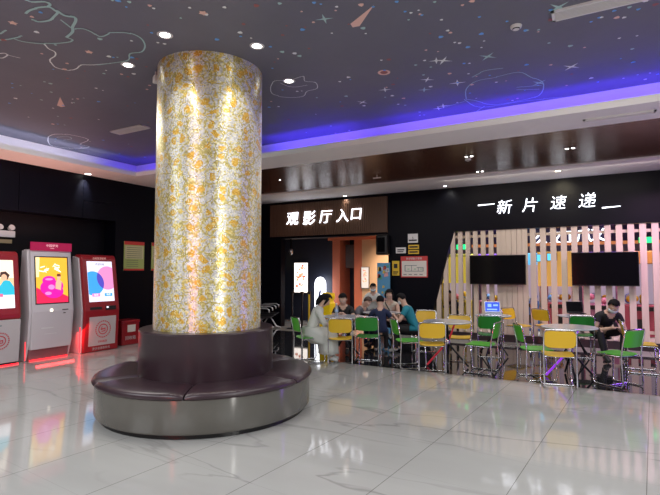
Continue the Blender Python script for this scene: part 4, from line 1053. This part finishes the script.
    wear(shirtname, ss, shirt, .010, (lambda p, tg: tg == 'pants' and p.z > hip-.03 and p.y < .12))
    if pants: wear('trousers' if not bare_legs else 'shorts', {'pants', 'calf'} if not bare_legs else {'pants'}, pants, .009)
    if shoes:
        for s in (-1, 1): wear('shoe', {'shoe%d' % s}, shoes, .008)
    # hair: cap over skull, open at the face
    q = MB(); n1, n2 = 20, 12; hv = []; hf = []
    for i in range(n2+1):
        ph = PI*i/n2*.66
        for j in range(n1):
            th = 2*PI*j/n1; f_ = math.cos(th); lim = 1.0
            cut = .40 if f_ > .25 else (.72 if f_ > -.2 else 1.0)
            pp = min(ph, PI*.66*cut)
            k = 1.14+.03*math.sin(7*th+3*ph)
            hv.append(hp_(.080*k*math.sin(pp)*math.sin(th), .090*k*math.sin(pp)*math.cos(th)-.006, .03+.093*k*math.cos(pp))[:])
    for i in range(n2):
        for j in range(n1): hf.append((i*n1+j, i*n1+(j+1) % n1, (i+1)*n1+(j+1) % n1, (i+1)*n1+j))
    q.add(hv, hf, hairm or M['hair'])
    if long_hair:
        q.tube([hp_(0, -.05, .05), hp_(0, -.09, -.02), hp_(.0, -.10, -.10), hp_(.0, -.085, -.19)], [.07, .065, .055, .02], hairm or M['hair'], 12)
        for s in (-1, 1): q.tube([hp_(s*.06, .0, .05), hp_(s*.085, .01, -.02), hp_(s*.08, .015, -.09)], [.03, .024, .008], hairm or M['hair'], 8)
    h = q.build('hair', t, 180); sd = h.modifiers.new('thick', 'SOLIDIFY'); sd.thickness = .012; sd.offset = -1
    if mask:
        q = MB(); hv = []; A = 9; B = 5
        for i in range(B):
            u_ = -.085+i*.017; 
            for j in range(A):
                th = R(-70+140*j/(A-1)); k = 1.10+(.10 if 1 <= i <= 3 else 0)*math.cos(th)
                hv.append(hp_(.078*k*math.sin(th), .085*k*math.cos(th), u_+.008)[:])
        q.add(hv, [(i*A+j, i*A+j+1, (i+1)*A+j+1, (i+1)*A+j) for i in range(B-1) for j in range(A-1)], M['mask'])
        mo = q.build('face_mask', t, 180); sd = mo.modifiers.new('thick', 'SOLIDIFY'); sd.thickness = .004
        for s in (-1, 1): q2 = MB().tube([hp_(s*.074, .045, -.02), hp_(s*.086, .0, .0)], .002, M['mask'], 5); q2.build('mask_strap', mo)
    if skirt:
        q = MB(); rings = skirt['rings']; n1 = 28; hv = []
        for (c, rx, ry, tilt) in rings:
            for j in range(n1):
                a = 2*PI*j/n1; w_ = 1+.05*math.sin(a*7)
                hv.append((c[0]+rx*w_*math.cos(a), c[1]+ry*w_*math.sin(a)*math.cos(tilt), c[2]+ry*w_*math.sin(a)*math.sin(tilt)))
        q.add(hv, [(i*n1+j, i*n1+(j+1) % n1, (i+1)*n1+(j+1) % n1, (i+1)*n1+j) for i in range(len(rings)-1) for j in range(n1)], skirt['m'])
        o = q.build('skirt', t, 180); sd = o.modifiers.new('thick', 'SOLIDIFY'); sd.thickness = .006
    if strap:
        a = V[nb]+Vector((.10, .0, .03)); MB().tube([V[che]+Vector((.09, -.12, -.05)), a+Vector((0, -.04, .04)), a+Vector((-.01, .09, -.02)), V[wai]+Vector((-.07, .12, .0))], .013, strap, 8).build('bag_strap', t, 60)
    if vest:
        wear('vest', {'shirt'}, vest, .02, None)
    return t, hand_pts
WHITE = col('white_cloth', (.62, .63, .60), .8); BLK = col('black_cloth', (.012, .012, .014), .8); NAVY = col('navy_cloth', (.012, .022, .07), .8)
TEAL = col('teal_cloth', (.01, .20, .27), .8); DENIM = col('denim', (.05, .08, .16), .8); TAN = col('cream_cloth', (.60, .52, .42), .8); GREYC = col('grey_cloth', (.12, .12, .14), .8)
SHOEW = col('white_shoe', (.6, .6, .6)); SHOEB = col('black_shoe', (.02, .02, .02))
def face_to(a, b): d = Vector(b)-Vector(a); return math.atan2(-d.x, d.y)
def hands_at(t_loc, rz, pts, sc_):
    X = (Matrix.Translation(t_loc) @ Matrix.Rotation(rz, 4, 'Z') @ Matrix.Scale(sc_, 4)).inverted(); return [tuple(X @ Vector(p)) for p in pts]
# woman in white dress on the green chair at the left table
cw = chairs[15].location; A = (cw.x, cw.y+.0, 0); rz = YAW-R(84)
person('person in a white dress sitting at the left table, leaning over a phone', A, rz, 24, 42, hands=((-.10, .42, .74), (.06, .44, .76)), shirt=WHITE, pants=WHITE, shoes=SHOEW, shirtname='dress_top', long_hair=True, sleeves='long', hip=.55,
       skirt={'m': WHITE, 'rings': [((0, .0, .66), .14, .12, 0), ((0, .04, .57), .20, .20, R(20)), ((0, .20, .50), .23, .22, R(45)), ((0, .36, .42), .24, .20, R(30)), ((0, .37, .26), .24, .18, 0), ((0, .37, .16), .25, .19, 0)]}, feet=((-.09, .42, .09), (.09, .38, .09)))
# man in black behind the left table
B_ = (P0.x-.30, P0.y+.62, 0); rz = face_to(B_, (-.1+P0.x, P0.y, 0))
person('person in a black t-shirt behind the water bottle, elbows on the table', B_, rz, 22, 35, hands=((-.06, .42, .80), (.06, .42, .80)), shirt=BLK, pants=BLK, shoes=SHOEB, sleeves=True, hip=.50)
def sit(u, v, z): p = atZ(u, v, z); return p
# group of four at the middle table
def seatp(u, dist_y): # point on the floor under pixel column u at a world Y
    p = atY(u, 300, dist_y); return (p.x, dist_y, 0)
Q = seatp(354, 9.1)
person('person with short brown hair bending over, wearing black and white checks, at the middle table', Q, face_to(Q, P5), 30, 45, hands=((-.08, .42, .76), (.08, .42, .76)), shirt=GREYC, pants=NAVY, shoes=SHOEB, hip=.48, sc_=.97, hairm=col('brown_hair', (.06, .035, .025)))
bq = chairs[1].location
Q = seatp(380, 8.35)
person('boy-sized person in a navy shirt seen from behind on the green chair', (Q[0], Q[1], 0), YAW-R(8), 10, 15, hands=((-.15, .36, .74), (.15, .36, .74)), shirt=NAVY, pants=BLK, shoes=SHOEW, hip=.53, sc_=.90)
Q = seatp(390.5, 9.5)
person('person in a cream sleeveless top with a black bag strap, shorts and bare legs', Q, YAW+R(165), 14, 25, hands=((-.02, .38, .75), (.10, .36, .70)), shirt=TAN, pants=BLK, shoes=SHOEW, bare_legs=True, sleeves=False, strap=M['black'], hip=.52, long_hair=True, mask=False)
Q = seatp(416, 8.9)
person('person in a teal t-shirt hunched at the right of the middle table', Q, YAW+R(68), 26, 30, hands=((-.10, .44, .76), (.10, .42, .72)), shirt=TEAL, pants=BLK, shoes=SHOEW, hip=.50, mask=True)
Q = seatp(372.5, 10.2)
person('person in a white uniform and dark cap standing behind the group', Q, YAW+R(180), 14, 30, hands=((-.10, .30, 1.12), (.10, .30, 1.10)), shirt=WHITE, pants=GREYC, shoes=SHOEB, sleeves='long', hip=.86, stand=True, sc_=.86, mask=True)
# stools for those whose seats are hidden
def hidden_chair(loc, rz, lab): 
    copy_thing(chair_y, loc, rz, lab)
# man in black with the phone at the right
Q = seatp(599, 10.15); mrz = YAW+R(176)
man, hp2 = person('person in black clothes and pale face mask bent over a phone at the right', Q, mrz, 46, 50, hands=((-.05, .50, .56), (.05, .50, .56)), shirt=BLK, pants=BLK, shoes=SHOEB, hip=.46, mask=True, sc_=1.12, knees=((-.22, .38, .50), (.20, .40, .52)), feet=((-.14, .45, .09), (.16, .50, .09)))
stool = thing('round_stool', 'low black stool under the man bent over his phone', 'stool', (Q[0], Q[1], 0))
MB().lathe([(.001, .34), (.18, .34), (.19, .36), (.18, .375), (.001, .38)], M['black'], 24).build('seat', stool, 40)
for k in range(4): a = R(45+90*k); MB().tube([(.12*math.cos(a), .12*math.sin(a), .34), (.18*math.cos(a), .18*math.sin(a), 0)], .012, M['chrome']).build('leg', stool, 40)
X = Matrix.Translation(Q) @ Matrix.Rotation(mrz, 4, 'Z'); pp = X @ Vector((.0, .57, .60))
ph = MB().box((-.035, -.006, -.07), (.035, .006, .07), M['black'], bev=.005).build('phone'); ph.location = pp+Vector((0, 0, .03)); ph.rotation_euler = (R(35), 0, mrz)
tag(ph, 'dark phone held by the person in black', 'phone')

# ------------------------------------------------------------------ shop behind the slats
sh = MB(); sh.box((-3.4, 14.95, 2.38), (4.5, 15.05, 2.98), col('fascia_purple', (.05, .04, .09))); fo = sh.build('shop_fascia'); 
tag(fo, 'dark fascia with white lit characters seen between the slats', 'sign')
for k, ch in enumerate('么又丁爪义'):
    p = atY(541+k*14.2, 240-k*1.2, 14.9); mb = MB(); put_text(mb, ch, .40, EM('shop_letter', (.85, .9, 1), 3), Matrix.Translation((p.x, 14.93, p.z)) @ RX, .01, .006); mb.build('letter', fo)
MB().box((-3.4, 14.9, 2.30), (4.5, 15.05, 2.38), EM('fascia_orange', (1, .35, .12), .45)).build('light_band', fo)
def claw(x, y, c1, c2, lab, rz=0):
    t = thing('claw_machine', lab, 'arcade machine', (x, y, 0), rz, 'arcade machines behind the slats')
    MB().box((-.38, -.38, 0), (.38, .38, .75), c1, bev=.02).build('cabinet', t)
    MB().box((-.40, -.40, 1.75), (.40, .40, 2.05), c2, bev=.02).build('header', t)
    for sx in (-1, 1):
        for sy in (-1, 1): MB().box((sx*.37-.025, sy*.37-.025, .75), (sx*.37+.025, sy*.37+.025, 1.75), c1).build('pillar', t)
    MB().box((-.34, .30, .75), (.34, .34, 1.75), EM('claw_back_'+c2.name, tuple(.6*a+.4*b for a, b in zip((.9, .6, .9), c2.diffuse_color[:3])), .35)).build('back_panel', t)
    mb = MB()
    for i in range(9): mb.ball((rnd.uniform(-.26, .26), rnd.uniform(-.26, .2), .82+rnd.random()*.12), .08, rnd.choice([M['yellow'], col('toy_pink', (.8, .25, .4)), col('toy_blue', (.15, .35, .8)), WHITE]), 10)
    o = mb.build('toy_heap', t, 60); o['kind'] = 'stuff'
    MB().box((-.25, -.46, .62), (.25, -.38, .72), M['black'], bev=.01).build('control_shelf', t)
    MB().box((-.14, -.385, .2), (.14, -.38, .42), M['black']).build('prize_door', t)
CW = [(-3.5, 13.7, 'y'), (-2.65, 14.1, 'p'), (-1.75, 14.1, 'b'), (-.9, 14.1, 'r'), (0.0, 14.1, 'p'), (.85, 14.1, 'r'), (1.75, 14.1, 'b')]
CC = {'y': (col('arcade_yellow', (.65, .50, .06)), col('arcade_lime', (.55, .6, .1))), 'p': (col('arcade_pink', (.45, .16, .28)), EM('arcade_violet', (.3, .1, .9), .8)), 'b': (col('arcade_blue', (.08, .16, .45)), EM('arcade_cyan', (.1, .5, .9), 1.0)), 'r': (col('arcade_red', (.35, .05, .08)), col('arcade_orange', (.8, .35, .08)))}
DESC = ['yellow claw machine behind the slats at their slanted left end', 'pink claw machine behind the left television', 'blue claw machine behind the slats right of the silver laptop', 'red claw machine behind the slats between the two televisions',
        'pink claw machine behind the left half of the right television', 'red claw machine behind the slats near the man in black', 'blue claw machine behind the slats at the far right']
for (x, y, c), d in zip(CW, DESC): claw(x, y, *CC[c], d)
for x0, x1, z0, z1, c, lab in ((-3.9, -2.9, 1.25, 1.95, (.85, .65, .08), 'yellow panel glowing behind the left slats'), (-1.35, -.55, 1.2, 2.05, (.9, .5, .12), 'orange panel behind the slats between the televisions')):
    t = thing('wall_panel', lab, 'panel', ((x0+x1)/2, 13.0, 0))
    MB().box((-(x1-x0)/2, 0, z0), ((x1-x0)/2, .05, z1), mat('lit_panel', c, .5, emit=c, es=.45)).build('board', t, bevel=.01)
    for s in (-1, 1): MB().box((s*(x1-x0)/2*.9-.02, .01, 0), (s*(x1-x0)/2*.9+.02, .04, z0), M['steel']).build('support', t)
p = atY(462, 247, 14.0)
t = thing('exit_sign', 'green exit sign glowing behind the slats at the left', 'sign', (p.x, 14.0, p.z))
MB().box((-.16, -.03, -.08), (.16, .02, .08), M['black'], bev=.006).build('housing', t); MB().box((-.15, -.033, -.07), (.15, -.03, .07), EM('exit_green', (.02, .9, .25), 1.8)).build('lit_face', t)
MB().box((-.01, -.01, .08), (.01, .01, 3.1-p.z), M['steel']).build('drop_rod', t)
p = atY(646, 240, 14.0)
t = thing('exit_sign', 'green exit sign glowing behind the slats at the far right', 'sign', (p.x, 14.0, p.z))
MB().box((-.16, -.03, -.08), (.16, .02, .08), M['black'], bev=.006).build('housing', t); MB().box((-.15, -.033, -.07), (.15, -.03, .07), M['exit_green']).build('lit_face', t)
MB().box((-.01, -.01, .08), (.01, .01, 3.1-p.z), M['steel']).build('drop_rod', t)
for u, v, lab in ((552, 257, 'cyan lit screen behind the slats left of the right television'), (541.5, 258, 'small cyan screen behind the slats beside the larger one')):
    p = atY(u, v, 12.6)
    t = thing('hanging_screen', lab, 'screen', (p.x, 12.6, p.z))
    MB().box((-.11, 0, -.09), (.11, .04, .09), M['black'], bev=.006).build('housing', t); MB().box((-.10, -.003, -.08), (.10, 0, .08), EM('scr_cyan', (.1, .55, .9), 1.6)).build('lit_face', t)
    MB().box((-.01, .01, .09), (.01, .03, 3.1-p.z), M['steel']).build('drop_rod', t)
for u in (509, 532):
    p = atY(u, 250, BY+.25)
    t = thing('tube_lamp', 'warm vertical light tube behind the slats '+('above the left television' if u == 509 else 'at the right edge of the left television'), 'lamp', (p.x, BY+.25, 0))
    MB().tube([(0, 0, .9), (0, 0, 2.5)], .025, EM('tube_warm', (1, .75, .35), 1.6)).build('tube', t, 60); MB().box((-.05, -.05, 0), (.05, .05, .9), M['steel']).build('stand', t)
# dark figure behind the slats
Q = seatp(455, 12.0)
person('dark-clothed person standing behind the slats near their slanted edge', Q, YAW+R(120), 20, 30, hands=((-.12, .35, .95), (.12, .35, .95)), shirt=BLK, pants=BLK, shoes=SHOEB, hip=.70, stand=True, sc_=.82, sleeves='long')
